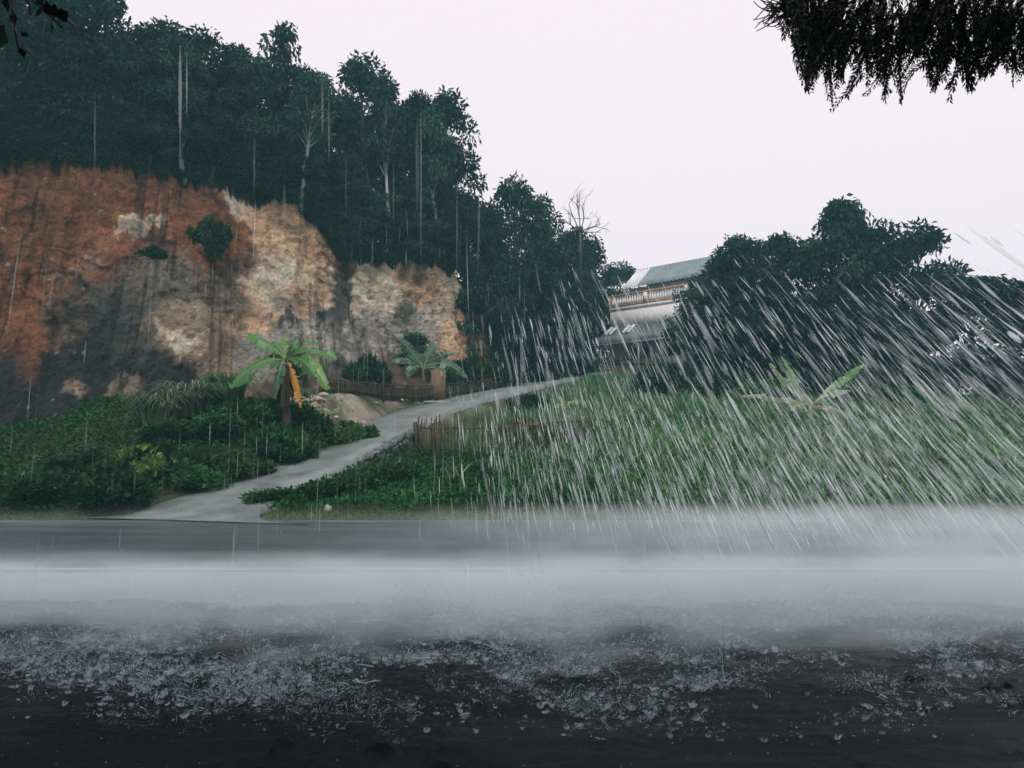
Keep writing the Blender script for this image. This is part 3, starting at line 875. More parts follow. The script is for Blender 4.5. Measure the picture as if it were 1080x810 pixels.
def banana(px, pbase, ptop, y, label, leaves, stem_r=0.16, group=None, stemcol=(0.10, 0.11, 0.05), hang=0):
    b = P(px, pbase, y); t = P(px - 2, ptop, y)
    r = thing('banana_plant', label, 'banana plant', b, 0, group)
    mb = MB(); k = 7
    pts = [np.array([0, 0, -0.3]) + (t - b + [0, 0, .3]) * a for a in np.linspace(0, 1, k)]
    mb.tube(pts, np.linspace(stem_r, stem_r * 0.5, k), 10, C=stemcol)
    link('stem', mb.mesh('banana_stem', True), M_bamboo, r)
    if hang:
        mb = MB(); rs = np.random.default_rng(9)
        for q in range(hang):
            a = rs.uniform(0, 6.28); p0 = pts[-1] + np.array([0, 0, -rs.uniform(0, .5)]); d = np.array([math.cos(a), math.sin(a), 0])
            p = [p0, p0 + d * .22 + [0, 0, -.1], p0 + d * .3 + [0, 0, -.7], p0 + d * .28 + [0, 0, -1.2]]
            s = np.array([-d[1], d[0], 0]) * 0.09
            mb.add(np.concatenate([[x - s, x + s * .5] for x in p]), [[2 * i, 2 * i + 1, 2 * i + 3, 2 * i + 2] for i in range(3)], C=np.array((0.05, 0.038, 0.022)) * rs.uniform(.5, 1.4))
        link('dry_skirt', mb.mesh('banana_dry_skirt'), M_grass, r)
    for i, (tx_, ty_, dy, arch, w, col, *ex) in enumerate(leaves):
        me = banana_leaf(b, t + np.array([0, 0, -0.05 * (i % 3)]), P(tx_, ty_, y + dy), arch, w, col, 40 + i + int(px), side=ex[1] if len(ex) > 1 else None, rib=(0.26, 0.34, 0.14) if col[0] < 0.3 else (0.4, 0.25, 0.06))
        lf = link('leaf', me, M_banana, r)
        if ex and ex[0]: lf['label'] = ex[0]
    return r


GR = (0.075, 0.24, 0.05); GD = (0.035, 0.13, 0.05); GY = (0.16, 0.30, 0.07)
CAMV = np.array([0, -1.0, 0.35])
banana(303, 446, 379, 27.6, 'large banana plant with one hanging orange dead leaf beside the path', [
    (259, 351, 0.1, 0.25, 0.62, GR), (243, 409, -0.5, 0.75, 0.66, GR), (301, 352, 0.3, 0.1, 0.30, GY), (321, 352, 0.4, 0.3, 0.42, GD), (354, 380, -0.1, 0.75, 0.60, GR),
    (351, 393, 0.5, 0.6, 0.5, GD), (346, 411, -0.7, 0.85, 0.56, GY, '', CAMV), (322, 410, 0.5, 0.6, 0.5, GD), (278, 378, 0.8, 0.4, 0.5, GD), (286, 362, 0.7, 0.35, 0.45, GR), (313, 366, -0.6, 0.5, 0.4, GR),
    (266, 396, 0.6, 0.7, 0.55, GD), (338, 362, 0.6, 0.45, 0.42, GR), (290, 418, -0.5, 0.8, 0.42, GD), (333, 398, -0.6, 0.7, 0.5, GR, '', CAMV), (317, 430, -0.45, 0.45, 0.27, (0.62, 0.26, 0.02), 'dead orange leaf hanging straight down', CAMV)], 0.17, hang=14, stemcol=(0.045, 0.04, 0.025))
PALE_G = (0.30, 0.38, 0.26); PALE_G2 = (0.16, 0.34, 0.12)
banana(856, 452, 428, 33.5, 'banana plant with pale wind torn leaves in the rain on the right bank', [
    (812, 383, 0.2, -0.1, 0.30, PALE_G, '', CAMV), (824, 376, 0.3, 0.0, 0.30, PALE_G2, '', CAMV), (911, 385, 0.1, 0.12, 0.36, PALE_G2, '', CAMV), (897, 412, -0.3, 0.25, 0.3, PALE_G, '', CAMV), (783, 418, 0.2, 0.30, 0.28, PALE_G, '', CAMV),
    (896, 442, -0.4, 0.45, 0.26, PALE_G, '', CAMV), (834, 433, -0.4, 0.25, 0.26, PALE_G, '', CAMV)], 0.14, stemcol=(0.22, 0.27, 0.16))
BG = (0.035, 0.10, 0.06); BG2 = (0.05, 0.14, 0.075)
banana(448, 410, 388, 42.5, 'cluster of dark banana leaves behind the woven fence', [
    (420, 358, 0, 0.3, 0.6, BG2, '', CAMV), (459, 362, 0.3, 0.2, 0.6, BG2, '', CAMV), (478, 372, 0, 0.4, 0.6, BG, '', CAMV), (492, 398, -.3, 0.9, 0.6, BG2, '', CAMV), (408, 382, 0, 0.7, 0.55, BG, '', CAMV), (470, 398, -.5, 0.6, 0.55, BG, '', CAMV), (425, 402, -.4, .7, .55, BG2, '', CAMV), (440, 372, .3, .2, .5, BG, '', CAMV)], 0.14)
banana(598, 436, 428, 34, 'young banana sprout with a single pale arching leaf above the grass', [
    (590, 419, 0, 0.08, 0.24, PALE_G, '', CAMV), (615, 426, 0, 0.3, 0.26, PALE_G2, '', CAMV), (584, 430, 0, .2, .2, PALE_G2, '', CAMV)], 0.06, stemcol=(0.2, 0.28, 0.14))
r = thing('fallen_leaf', 'pale yellowish broken leaf lying on the bush right of the banana plant', 'leaf', P(350, 437, 27.2))
for i, (tx_, ty_) in enumerate(((341, 431), (358, 430))):
    link('blade', banana_leaf(P(350, 437, 27.2), P(350, 437, 27.2), P(tx_, ty_, 27.2), 0.02, 0.14, (0.45, 0.48, 0.22), 90 + i, CAMV), M_banana, r)

# ------------------------------------------------------------------ fences, wall, pole
BAM = (0.115, 0.09, 0.055); BAMD = (0.07, 0.055, 0.04); BAML = (0.36, 0.29, 0.2)


def fence(name, label, cat, pts, top, count, rail_h, r_p, colf, posts, seed, post_r=0.05, flat=False):
    rs = np.random.default_rng(seed)
    pts = np.asarray(pts, float); o = pts[0].copy()
    seg = np.r_[0, np.cumsum(np.linalg.norm(np.diff(pts, axis=0), axis=1))]
    at = lambda s: np.array([np.interp(s, seg, pts[:, i]) for i in range(3)])
    th = lambda s: np.interp(s, seg, top)
    r = thing(name, label, cat, o)
    for i in range(count):
        s = seg[-1] * (i + rs.uniform(0.2, 0.8)) / count
        p = at(s) - o; h = th(s) * rs.uniform(0.86, 1.12)
        mb = MB(); ln = rs.normal(0, 0.03, 2)
        mb.tube([p - [0, 0, .15], p + [ln[0], ln[1], h * .5], p + [ln[0] * 2, ln[1] * 2, h]], [r_p * rs.uniform(.8, 1.2)] * 3, 5, C=colf(rs))
        link('picket', mb.mesh('fence_picket'), M_bamboo, r)
    for f in rail_h:
        mb = MB(); q = []
        for s in np.linspace(0, seg[-1], 22): q.append(at(s) - o + np.array([0, -0.06, th(s) * f + rs.normal(0, 0.012)]))
        mb.tube(q, 0.028, 5, C=colf(rs)); link('rail', mb.mesh('fence_rail'), M_bamboo, r)
    for s, h, rr in posts:
        p = at(s * seg[-1]) - o; mb = MB()
        mb.tube([p - [0, 0.08, .3], p + [0.02, -0.08, h * .6], p + [0, -0.08, h]], [rr, rr * .95, rr * .85], 7, C=BAMD)
        link('post', mb.mesh('fence_post'), M_bamboo, r)
    return r


def gp(px, y, py=480):
    x = P(px, py, y)[0]; return np.array([x, y, Hs(x, y)])


def hgt(g, px, py, y): return P(px, py, y)[2] - g[2]


pa = [(438, 30.4, 441), (450, 29.6, 440), (470, 29.2, 438), (500, 29.4, 440), (530, 30.2, 440), (565, 31.2, 438), (600, 32, 436), (625, 32.6, 437)]
gpts = [gp(a, b) for a, b, c in pa]; tops = [max(0.7, .95 * hgt(g, a, c, b)) for g, (a, b, c) in zip(gpts, pa)]
fence('picket_fence', 'rickety dark bamboo picket fence curving over the grass bank beside the path', 'fence', gpts, tops, 84, (0.12, 0.8), 0.019,
      lambda q: np.array(BAMD if q.uniform() < .55 else BAM) * q.uniform(.6, 1.3), [(0.0, 0.8, .10), (0.17, 1.5, .065), (0.2, 1.4, .05), (0.45, 1.2, .045), (0.7, 1.2, .045)], 3)
pb_ = [(335, 33.0, 398), (370, 34, 402), (400, 36, 404), (440, 39, 405), (475, 41.5, 404), (510, 44, 400), (540, 46.5, 393)]
gpts = [gp(a, b) for a, b, c in pb_]; tops = [np.clip(hgt(g, a, c, b), 0.5, 0.8) for g, (a, b, c) in zip(gpts, pb_)]
wf = fence('woven_fence', 'long brown woven bamboo fence at the foot of the bare cliff', 'fence', gpts, tops, 96, (0.3, 0.92), 0.02,
           lambda q: np.array(BAM if q.uniform() < .6 else BAMD) * q.uniform(.4, 1.0), [(0.02, 1.5, .05), (0.25, 1.4, .05), (0.8, 1.3, .05), (0.98, 1.3, .05)], 4)
mb = MB(); o = gpts[0]; seg = []
for i in range(len(gpts) - 1):
    a, b = gpts[i] - o, gpts[i + 1] - o; ha, hb = tops[i] * .8, tops[i + 1] * .8; e = np.array([0, .05, 0])
    mb.add([a + e, b + e, b + e + [0, 0, hb], a + e + [0, 0, ha], a + 1.5 * e, b + 1.5 * e, b + 1.5 * e + [0, 0, hb], a + 1.5 * e + [0, 0, ha]], [[0, 1, 2, 3], [5, 4, 7, 6], [3, 2, 6, 7]], C=np.array(BAM) * .4)
link('woven_panel', mb.mesh('woven_panel'), M_bamboo, wf)
g = gp(462, 40.2); mb = MB(); mb.box([0, 0, .75], [0.72, 0.08, 1.6], C=(0.17, 0.115, 0.07)); link('gate_board', mb.mesh('gate_board'), M_bamboo, wf, g - o + np.array([0, -.12, 0]))
g = gp(461, 38.6); mb = MB(); mb.box([0, 0, .1], [1.25, 0.45, .12], C=(0.30, 0.31, 0.31))
tag(link('stone_slab', mb.mesh('stone_slab'), M_stone, None, g), 'grey stone slab lying beside the path below the gate board', 'slab')

# retaining wall beside the path
mb = MB(); rs = np.random.default_rng(8)
yy = np.linspace(26.6, 31.2, 26)
g0 = np.array([path_x(yy[0]) + 1.5, yy[0], path_z(yy[0])])
for i, y in enumerate(yy):
    for lv in range(4):
        c = np.array([path_x(y) + path_w(y) * 1.14 + rs.normal(0, .04), y, path_z(y) + .06 - lv * .2]) - g0
        mb.box(c, [rs.uniform(.2, .3), rs.uniform(.17, .24), rs.uniform(.16, .24)], C=np.array((0.17, 0.18, 0.18)) * rs.uniform(.6, 1.3))
tag(link('retaining_wall', mb.mesh('retaining_wall'), M_stone, None, g0), 'low grey stone retaining wall along the right edge of the path', 'wall')

# garden wall, far right
mb = MB(); a = gp(925, 42.5); b = gp(1180, 40.5); d = b - a; L = np.linalg.norm(d[:2]); ax = np.array([[d[0] / L, d[1] / L, 0], [-d[1] / L, d[0] / L, 0], [0, 0, 1]])
zt = P(1000, 419, 42)[2]; zb = min(a[2], b[2]) - .4
mb.box([d[0] / 2, d[1] / 2, (zt + zb) / 2 - a[2]], [L, .2, zt - zb], ax, C=(0.13, 0.14, 0.14))
gw = tag(link('garden_wall', mb.mesh('garden_wall'), M_stone, None, a), 'long dark garden wall behind the grass at the far right', 'wall')
mb = MB(); mb.box([d[0] / 2, d[1] / 2, zt - a[2] + .05], [L + .1, .3, .1], ax, C=(0.06, 0.065, 0.065)); link('coping', mb.mesh('coping'), M_stone, gw)

# thin pole with a sagging cable
g = gp(337, 36.5); g[2] = P(337, 408, 36.5)[2] - .6
pl = thing('thin_pole', 'thin dark wooden pole with a small crossbar in front of the pale rock', 'pole', g)
t = P(337, 354, 36.5) - g; mb = MB(); mb.tube([[0, 0, 0], t * .5 + [.03, 0, 0], t], [.06, .055, .045], 7, C=BAMD); link('shaft', mb.mesh('pole_shaft'), M_bamboo, pl)
mb = MB(); mb.box(t - [0, .05, .12], [.26, .06, .07], C=BAMD); link('crossbar', mb.mesh('pole_crossbar'), M_bamboo, pl)
a, b = P(338, 356, 36.5), P(428, 384, 42.0); mb = MB(); mb.tube([a * (1 - s) + b * s - [0, 0, .5 * 4 * s * (1 - s) * .5] - a for s in np.linspace(0, 1, 14)], .012, 4, C=(0.25, 0.25, 0.24))
tag(link('cable', mb.mesh('cable'), M_stone, None, a), 'thin sagging cable running from the pole to the banana leaves', 'cable')


# stones
def rock_mesh(seed, s):
    rs = np.random.default_rng(seed); import bmesh
    bm = bmesh.new(); bmesh.ops.create_icosphere(bm, subdivisions=2, radius=1)
    for v in bm.verts:
        n = 1 + .35 * float(fbm(v.co.x * 1.3 + seed, v.co.y * 1.3 + v.co.z * 1.7, seed, 3)); v.co = Vector((v.co.x * s[0], v.co.y * s[1], v.co.z * s[2])) * n
    V = np.array([v.co for v in bm.verts]); T = np.array([[v.index for v in f.verts] for f in bm.faces]); bm.free()
    return V, T


for i in range(26):
    y = 29.5 + 9 * random.random(); s = random.uniform(1.3, 3.2); x = float(path_x(y)) - s
    z = random.uniform(.05, .17); V, T = rock_mesh(300 + i, (z * random.uniform(1, 1.6), z * 1.2, z * .8)); mb = MB(); mb.add(V, None, T, np.array((0.42, 0.36, 0.29)) * random.uniform(.6, 1.2))
    tag(link('rubble_stone', mb.mesh('rubble_stone'), M_stone, None, (x, y, Hs(x, y) + z * .3)), 'pale rubble stone lying on the bare dirt mound below the woven fence', 'stone', 'rubble stones on the dirt mound')
V, T = rock_mesh(390, (.12, .1, .13)); mb = MB(); mb.add(V, None, T, (0.36, 0.36, 0.34))
q = gp(347, 21.2); tag(link('white_stone', mb.mesh('white_stone'), M_stone, None, (q[0], 21.2, q[2] + .1)), 'small white stone on the grass verge beside the road', 'stone')

# ------------------------------------------------------------------ house
HU = np.array([0.74, -0.672, 0]); HW = np.array([0.672, 0.74, 0]); HZ = np.array([0, 0, 1.0]); HA = [HU, HW, HZ]
hc = P(644, 390, 62); hz0 = Hs(hc[0], hc[1]) - 1.0
house = thing('house', 'white house with balustraded balcony and corrugated roofs half hidden by trees', 'house', (hc[0], hc[1], hz0))
def zpx(py): return P(644, py, 62)[2] - hz0
def L3(u, w, z): return HU * u + HW * w + HZ * z
def hbox(name, mat, u0, u1, w0, w1, z0, z1, parent=house, C=None):
    mb = MB(); mb.box(L3((u0 + u1) / 2, (w0 + w1) / 2, (z0 + z1) / 2), [u1 - u0, w1 - w0, z1 - z0], HA, C=C); return link(name, mb.mesh(name), mat, parent)


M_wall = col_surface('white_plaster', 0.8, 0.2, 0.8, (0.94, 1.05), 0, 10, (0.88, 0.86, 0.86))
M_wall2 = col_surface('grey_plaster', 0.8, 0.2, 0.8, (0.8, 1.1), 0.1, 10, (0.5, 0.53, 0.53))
M_trim = col_surface('orange_trim', 0.7, 0.3, 2, (0.8, 1.1), 0.1, 10, (0.62, 0.33, 0.2))
M_dark = col_surface('dark_opening', 0.7, 0.3, 2, (0.8, 1.1), 0, 10, (0.03, 0.035, 0.035))
M_sheet = col_surface('blue_grey_roof_sheet', 0.45, 0.5, 1.2, (0.7, 1.2), 0.1, 10, (0.20, 0.25, 0.28))
M_white = col_surface('white_roof_sheet', 0.6, 0.4, 1.2, (0.8, 1.1), 0.1, 10, (0.72, 0.72, 0.73))
M_awn = col_surface('dark_awning_sheet', 0.5, 0.5, 1.2, (0.7, 1.2), 0.1, 10, (0.08, 0.105, 0.11))
LN = 11.0
zs, zr = zpx(329), zpx(313)
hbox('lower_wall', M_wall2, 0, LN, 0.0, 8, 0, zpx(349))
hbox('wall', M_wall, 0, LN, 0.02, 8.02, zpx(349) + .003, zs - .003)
hbox('doorway_shade', M_dark, 1.35, 3.6, -0.012, 0.1, 1.0, zpx(370)); hbox('doorway_shade', M_dark, 4.6, 6.4, -0.012, 0.1, 1.0, zpx(370))  # dark boxes on the wall paint the shade inside the openings
hbox('ledge', M_dark, -0.02, 1.35, -0.05, 0.0, zpx(381) - .05, zpx(381) + .03)
bs = hbox('balcony_slab', M_wall, -0.05, LN, -0.02, 8.2, zs, zs + .28)
hbox('trim_band', M_trim, -0.07, LN, -0.04, 0.1, zs + .283, zs + .45)
hbox('handrail', M_trim, -0.16, LN, -0.14, 0.08, zr - .1, zr + .02)
for u in (0.0, 3.3, 6.8, 10.2): hbox('rail_post', M_trim if u < 1 else M_wall, u - .14, u + .14, -0.15, 0.09, zs + .45, zr - .1)
bal = MB(); zz = np.linspace(zs + .45, zr - .1, 6); bal.tube([L3(0, 0, z) for z in zz], [.05, .075, .09, .06, .045, .07], 8); bme = bal.mesh('baluster'); bme.materials.append(M_wall)
for i in range(48):
    u = 0.1 + i * 0.225
    if min(abs(u - a) for a in (0, 3.3, 6.8, 10.2)) > .2:
        o_ = link('baluster', bme, None, house); o_.location = L3(u, -.03, 0)
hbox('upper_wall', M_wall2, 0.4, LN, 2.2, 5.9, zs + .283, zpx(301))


def corr(name, mat, e0, e1, r0, r1, parent=house, pitch=.34, amp=.06, sub=6):
    """corrugated sheet between eave line e0-e1 and ridge line r0-r1, with thickness"""
    n = int(np.linalg.norm(e1 - e0) / pitch * sub); V = []; nn = unit(np.cross(e1 - e0, r0 - e0))
    for i in range(n + 1):
        t = i / n; a = amp * math.sin(2 * PI * i / sub)
        for q in (e0 * (1 - t) + e1 * t, r0 * (1 - t) + r1 * t): V += [q + nn * a, q + nn * (a - .015)]
    Q = []
    for i in range(n):
        k0, k1 = i * 4, (i + 1) * 4
        Q += [[k0, k1, k1 + 2, k0 + 2], [k0 + 1, k0 + 3, k1 + 3, k1 + 1], [k0, k0 + 1, k1 + 1, k1], [k0 + 2, k1 + 2, k1 + 3, k0 + 3]]
    return link(name, new_mesh(name, V, Q), mat, parent)


ze, zt = zpx(301), zpx(276)
rf = corr('roof', M_sheet, L3(1.35, 1.7, ze), L3(LN, 1.7, ze), L3(1.35, 3.9, zt), L3(LN, 3.9, zt))
pw_ = corr('roof_panel', M_white, L3(0.0, 1.7, ze), L3(1.35, 1.7, ze), L3(0.0, 3.9, zt), L3(1.35, 3.9, zt)); pw_['label'] = 'white end panel of the upper roof'
corr('roof', M_sheet, L3(0.0, 6.3, ze), L3(LN, 6.3, ze), L3(0.0, 3.95, zt + .02), L3(LN, 3.95, zt + .02))
za, zb2 = zpx(346), zpx(366)
aw = corr('awning', M_awn, L3(-0.6, -1.7, zb2), L3(LN, -1.7, zb2), L3(0, 0.0, za), L3(LN, 0.0, za), pitch=.42, amp=.085)
for u0, u1 in ((0.15, 1.0), (1.75, 2.5)):
    q = lambda u, f: L3(u, -1.7 * f, za + (zb2 - za) * f) + L3(0, -.05, .07)
    p_ = corr('skylight_panel', M_white, q(u0 - .15, .5), q(u1 - .15, .5), q(u0, .04), q(u1, .04), aw, pitch=.42, amp=.085)
mb = MB(); mb.box(L3(LN / 2 - .3, -1.72, zb2 - .07), [LN + .6, .06, .1], HA, C=(.3, .32, .32)); link('awning_fascia', mb.mesh('awning_fascia'), M_stone, aw)
for u in (0.2, 3.6, 7.2): hbox('awning_post', M_wall2, u - .05, u + .05, -1.6, -1.5, 0, zb2 - .12)

# ------------------------------------------------------------------ grass, ground cover
def blades(X, Y, Z, Lm, Wm, c0, c1, seed, lean=.35):
    rs = np.random.default_rng(seed); n = len(X)
    a = rs.uniform(0, 2 * PI, n); d = np.stack([np.cos(a), np.sin(a), 0 * a], 1); a2 = a + PI / 2 + rs.normal(0, .5, n)
    s = np.stack([np.cos(a2), np.sin(a2), 0 * a], 1)
    L = Lm * rs.uniform(.5, 1.25, n)[:, None]; le = rs.uniform(.1, lean * 2, n)[:, None]; p = np.stack([X, Y, Z], 1)
    mixv = rs.uniform(0, 1, n)[:, None] ** 1.6
    col = (np.array(c0) * (1 - mixv) + np.array(c1) * mixv) * rs.uniform(.7, 1.3, (n, 1))
    V = np.zeros((n, 8, 3)); C = np.repeat(col, 8, axis=0)
    for i, t in enumerate((0, .4, .75, 1)):
        q = p + d * L * (le * t + .35 * t ** 3) + np.array([0, 0, 1.0]) * L * (t - .45 * t ** 3)
        w = Wm * (1 - .85 * t ** 1.5) * .5
        V[:, 2 * i] = q - s * w; V[:, 2 * i + 1] = q + s * w
    k = np.arange(n)[:, None] * 8
    F = np.concatenate([k + np.array([[2 * i, 2 * i + 1, 2 * i + 3, 2 * i + 2]]) for i in range(3)])
    return V.reshape(-1, 3), F, C


def scatter(n, x0, x1, y0, y1, seed, keep):
    rs = np.random.default_rng(seed); x = rs.uniform(x0, x1, n); y = y0 + (y1 - y0) * rs.uniform(0, 1, n) ** 1.25
    m = keep(x, y, rs); return x[m], y[m]


acc_ = []
def put(n, y0, y1, L, W, c0, c1, seed, keep, lean=.35, x0=-14, x1=34):
    x, y = scatter(n, x0, x1, y0, y1, seed, keep); acc_.append(blades(x, y, H(x, y) - .03, L, W, c0, c1, seed, lean))


rp = lambda x, y: x - path_x(y)
G1, G2 = (0.03, 0.14, 0.045), (0.16, 0.40, 0.14)
put(70000, 22.2, 52, .62, .04, G1, G2, 1, lambda x, y, r: (rp(x, y) > path_w(y) + .2 + .8 * vnoise(y, y * 0, 4)) & (x > -3.5 + 0.0 * y) & (vnoise(x * .5, y * .5, 7) > .22 * r.uniform(0, 1.6, len(x))))
put(14000, 24, 48, 1.05, .05, (0.08, 0.19, 0.08), (0.34, 0.46, 0.28), 2, lambda x, y, r: (rp(x, y) > 2.5) & (x > -2.5) & (vnoise(x * .35, y * .35, 12) > .5), .5)
put(9000, 22, 40, .8, .045, (0.13, 0.12, 0.06), (0.24, 0.22, 0.12), 5, lambda x, y, r: (x > 9) & (vnoise(x * .3, y * .3, 15) > .45), .5)
put(34000, 20.15, 21.6, .2, .03, (0.07, 0.13, 0.05), (0.14, 0.21, 0.08), 3, lambda x, y, r: np.abs(rp(x, y)) > 1.7, .5, -30, 34)
put(12000, 21.2, 31, .5, .03, (0.03, 0.12, 0.035), (0.16, 0.34, 0.10), 6, lambda x, y, r: (rp(x, y) < -path_w(y) - .5) & (vnoise(x * .6, y * .6, 33) > .55), .45, -26, 0)
put(16000, 22, 42, .3, .035, G1, G2, 4, lambda x, y, r: (rp(x, y) < -path_w(y) - .05) & (rp(x, y) > -3.2) & (vnoise(x * .7, y * .7, 17) > .45), .4, -16, 2)
V = np.concatenate([a[0] for a in acc_]); off = np.cumsum([0] + [len(a[0]) for a in acc_[:-1]]); F = np.concatenate([a[1] + o for a, o in zip(acc_, off)]); C = np.concatenate([a[2] for a in acc_])
o = link('grass', new_mesh('grass', V, F, C), M_grass); tag(o, 'long wet green grass covering the sloping roadside bank', 'grass', kind='stuff')

rs = np.random.default_rng(77)
Ps, Ds, Ls, Cs = [], [], [], []
def cover(n, x0, x1, y0, y1, keep, hmax, c0, c1, ls):
    x = rs.uniform(x0, x1, n); y = rs.uniform(y0, y1, n); m = keep(x, y); x, y = x[m], y[m]; k = len(x)
    mound = hmax * (.25 + .75 * np.clip(fbm(x * .8, y * .8, 19, 3) + .5, 0, 1)); z = H(x, y) + mound * rs.uniform(.2, 1, k) ** .6
    Ps.append(np.stack([x, y, z], 1)); d = rs.normal(0, .7, (k, 3)); d[:, 2] = np.abs(d[:, 2]) * .5 + .1; d[:, 1] -= .3; Ds.append(d)
    Ls.append(ls * rs.uniform(.6, 1.3, k)); t = np.clip(rs.uniform(0, 1, (k, 1)) ** 1.4 + .3 * fbm(x * .6, y * .6, 23, 2)[:, None], 0, 1); Cs.append((np.array(c0) * (1 - t) + np.array(c1) * t) * rs.uniform(.7, 1.3, (k, 1)))


cover(30000, -11, 4, 21.1, 30, lambda x, y: (rp(x, y) > path_w(y) + .3) & (x < 2.5 - .3 * (y - 21) + rs.normal(0, 1, len(x))), .55, (0.014, 0.065, 0.022), (0.05, 0.19, 0.05), .15)
cover(42000, -26, -2, 20.9, 31, lambda x, y: (rp(x, y) < -path_w(y) - .25 - .4 * vnoise(y, x * 0, 3)), .45, (0.015, 0.065, 0.02), (0.065, 0.20, 0.05), .15)
cover(16000, -1, 30, 21.3, 36, lambda x, y: vnoise(x * .4, y * .4, 29) > .45, .5, (0.04, 0.10, 0.045), (0.08, 0.16, 0.07), .17)
V, F, C = leaf_quads(np.concatenate(Ps), np.concatenate(Ds), np.concatenate(Ls), np.concatenate(Ls) * .55, np.concatenate(Cs))
tag(link('ground_cover', new_mesh('ground_cover', V, F, C), M_bush), 'low broad leaved creepers carpeting the banks beside the path', 'ground cover', kind='stuff')

# ------------------------------------------------------------------ trees over the camera
NEARC = (0.018, 0.03, 0.018)
def near_tree(label, trunk_pts, limbs, region, nleaf, seed, extra):
    rs = np.random.default_rng(seed); b = np.array(trunk_pts[0], float)
    r = thing('overhanging_tree', label, 'tree', b)
    mb = MB(); mb.tube(np.array(trunk_pts) - b, np.linspace(.24, .12, len(trunk_pts)), 9); link('trunk', mb.mesh('near_trunk', True), M_bark, r)
    mb = MB()
    for l in limbs: mb.tube(np.array(l) - b, np.linspace(.09, .02, len(l)), 6)
    link('limb', mb.mesh('near_limb', True), M_bark, r)
    x0, x1, y0, y1 = region  # canopy leaves above the view, added to shade the foreground
    x = rs.uniform(x0, x1, nleaf); y = rs.uniform(y0, y1, nleaf)
    zlow = np.maximum(4.4, 1.6 + .66 * np.maximum(y, 0) + .5) + .8 * fbm(x * .7, y * .7, seed, 3) ** 2
    z = zlow + rs.uniform(0, 1, nleaf) ** 1.5 * 2.0
    d = rs.normal(0, 1, (nleaf, 3)); d[:, 2] -= .4
    V, F, C = leaf_quads(np.stack([x, y, z], 1), d, .34 * rs.uniform(.6, 1.2, nleaf), .16, np.array(NEARC) * rs.uniform(.6, 1.6, (nleaf, 1)))
    n0 = len(V); Vs, Fs, Cs = [V], [F], [C]
    for V2, F2, C2 in extra: Vs.append(V2); Fs.append(F2 + n0); Cs.append(C2); n0 += len(V2)
    link('crown', new_mesh('near_crown', np.concatenate(Vs) - b, np.concatenate(Fs), np.concatenate(Cs)), M_near, r)
    return r


# hanging feathery fronds of the right tree
rs = np.random.default_rng(31)
prof_x = [812, 824, 834, 846, 856, 867, 878, 886, 894, 902, 912, 920, 935, 943, 952, 960, 973, 984, 991, 1001, 1010, 1022, 1031, 1044, 1056, 1068, 1082, 1110, 1140, 1180, 1230, 1260, 1320, 1370, 1440, 1520]
prof_y = [4, 46, 30, 92, 100, 58, 120, 78, 106, 66, 104, 76, 110, 70, 118, 66, 60, 114, 80, 112, 62, 104, 74, 92, 62, 92, 74, 84, 70, 96, 66, 90, 72, 98, 70, 80]
FV = []; tw = MB()
ANC = np.sort(rs.uniform(826, 1520, 64))
for i in range(1500):
    px = rs.uniform(826, 1520) if i % 5 < 2 else float(ANC[rs.integers(64)] + rs.normal(0, 3.5)); pt_y = np.interp(px, prof_x, prof_y) * (1 - .75 * rs.uniform(0, 1) ** 1.3) if i % 9 else np.interp(px, prof_x, prof_y) - rs.uniform(0, 6)
    y = rs.uniform(4.4, 6.0); T = P(px, pt_y, y); Lf = rs.uniform(.28, .5)
    side = rs.normal(.05, .12); S = T + np.array([side + .06, rs.normal(0, .12), Lf]); ctl = (S + T) / 2 + np.array([rs.normal(0, .06), rs.normal(0, .06), .05])
    m = 24; t = np.linspace(.1, 1, m)[:, None]; c = (1 - t) ** 2 * S + 2 * t * (1 - t) * ctl + t ** 2 * T
    tg = unit(np.gradient(c, axis=0)); sd = unit(np.cross(tg, rs.normal(size=3)))
    for sg in (-1, 1):
        d = sd * sg * rs.uniform(.35, .7) + tg * .8 + rs.normal(0, .12, (m, 3))
        FV.append(leaf_quads(c, d, .055 * rs.uniform(.7, 1.2, m) * (1.1 - .5 * t[:, 0]), .013, np.array(NEARC) * rs.uniform(.5, 1.4, (m, 1))))
lim_r = [[(3.6, .8, 3.4), (3.4, 3.0, 4.4), (3.2, 4.6, 4.75), (2.0, 5.2, 4.75)], [(3.6, .8, 3.4), (4.2, 3.6, 4.8), (4.0, 5.6, 4.9)], [(3.6, .6, 3.2), (1.2, 1.5, 4.6), (-.5, 3, 5.2)], [(3.6, .6, 3.2), (5, -1, 5), (6, 1, 6)]]
rt = near_tree('dark overhanging tree with feathery drooping fronds at the top right corner', [(3.7, -.6, 0), (3.75, -.2, 1.2), (3.6, .3, 2.4), (3.6, .8, 3.4)], lim_r, (-1.5, 9, -5, 4.6), 26000, 51, FV)
mb = MB(); b = np.array([3.7, -.6, 0])
for i in range(48):                        # curling bare twigs at the left end of the fronds
    a = P(rs.uniform(828, 850), rs.uniform(-26, 14), 5.2); e = P(rs.uniform(790, 832), rs.uniform(-14, 34), 5.2 + rs.normal(0, .1)); mid = (a + e) / 2 + np.array([rs.normal(0, .03), rs.normal(0, .05), -rs.uniform(.02, .09)])
    tt = np.linspace(0, 1, 10)[:, None]; mb.tube((1 - tt) ** 2 * a + 2 * tt * (1 - tt) * mid + tt ** 2 * e - b, np.linspace(.006, .003, 10), 4)
link('twig', mb.mesh('near_twig'), M_bark, rt)
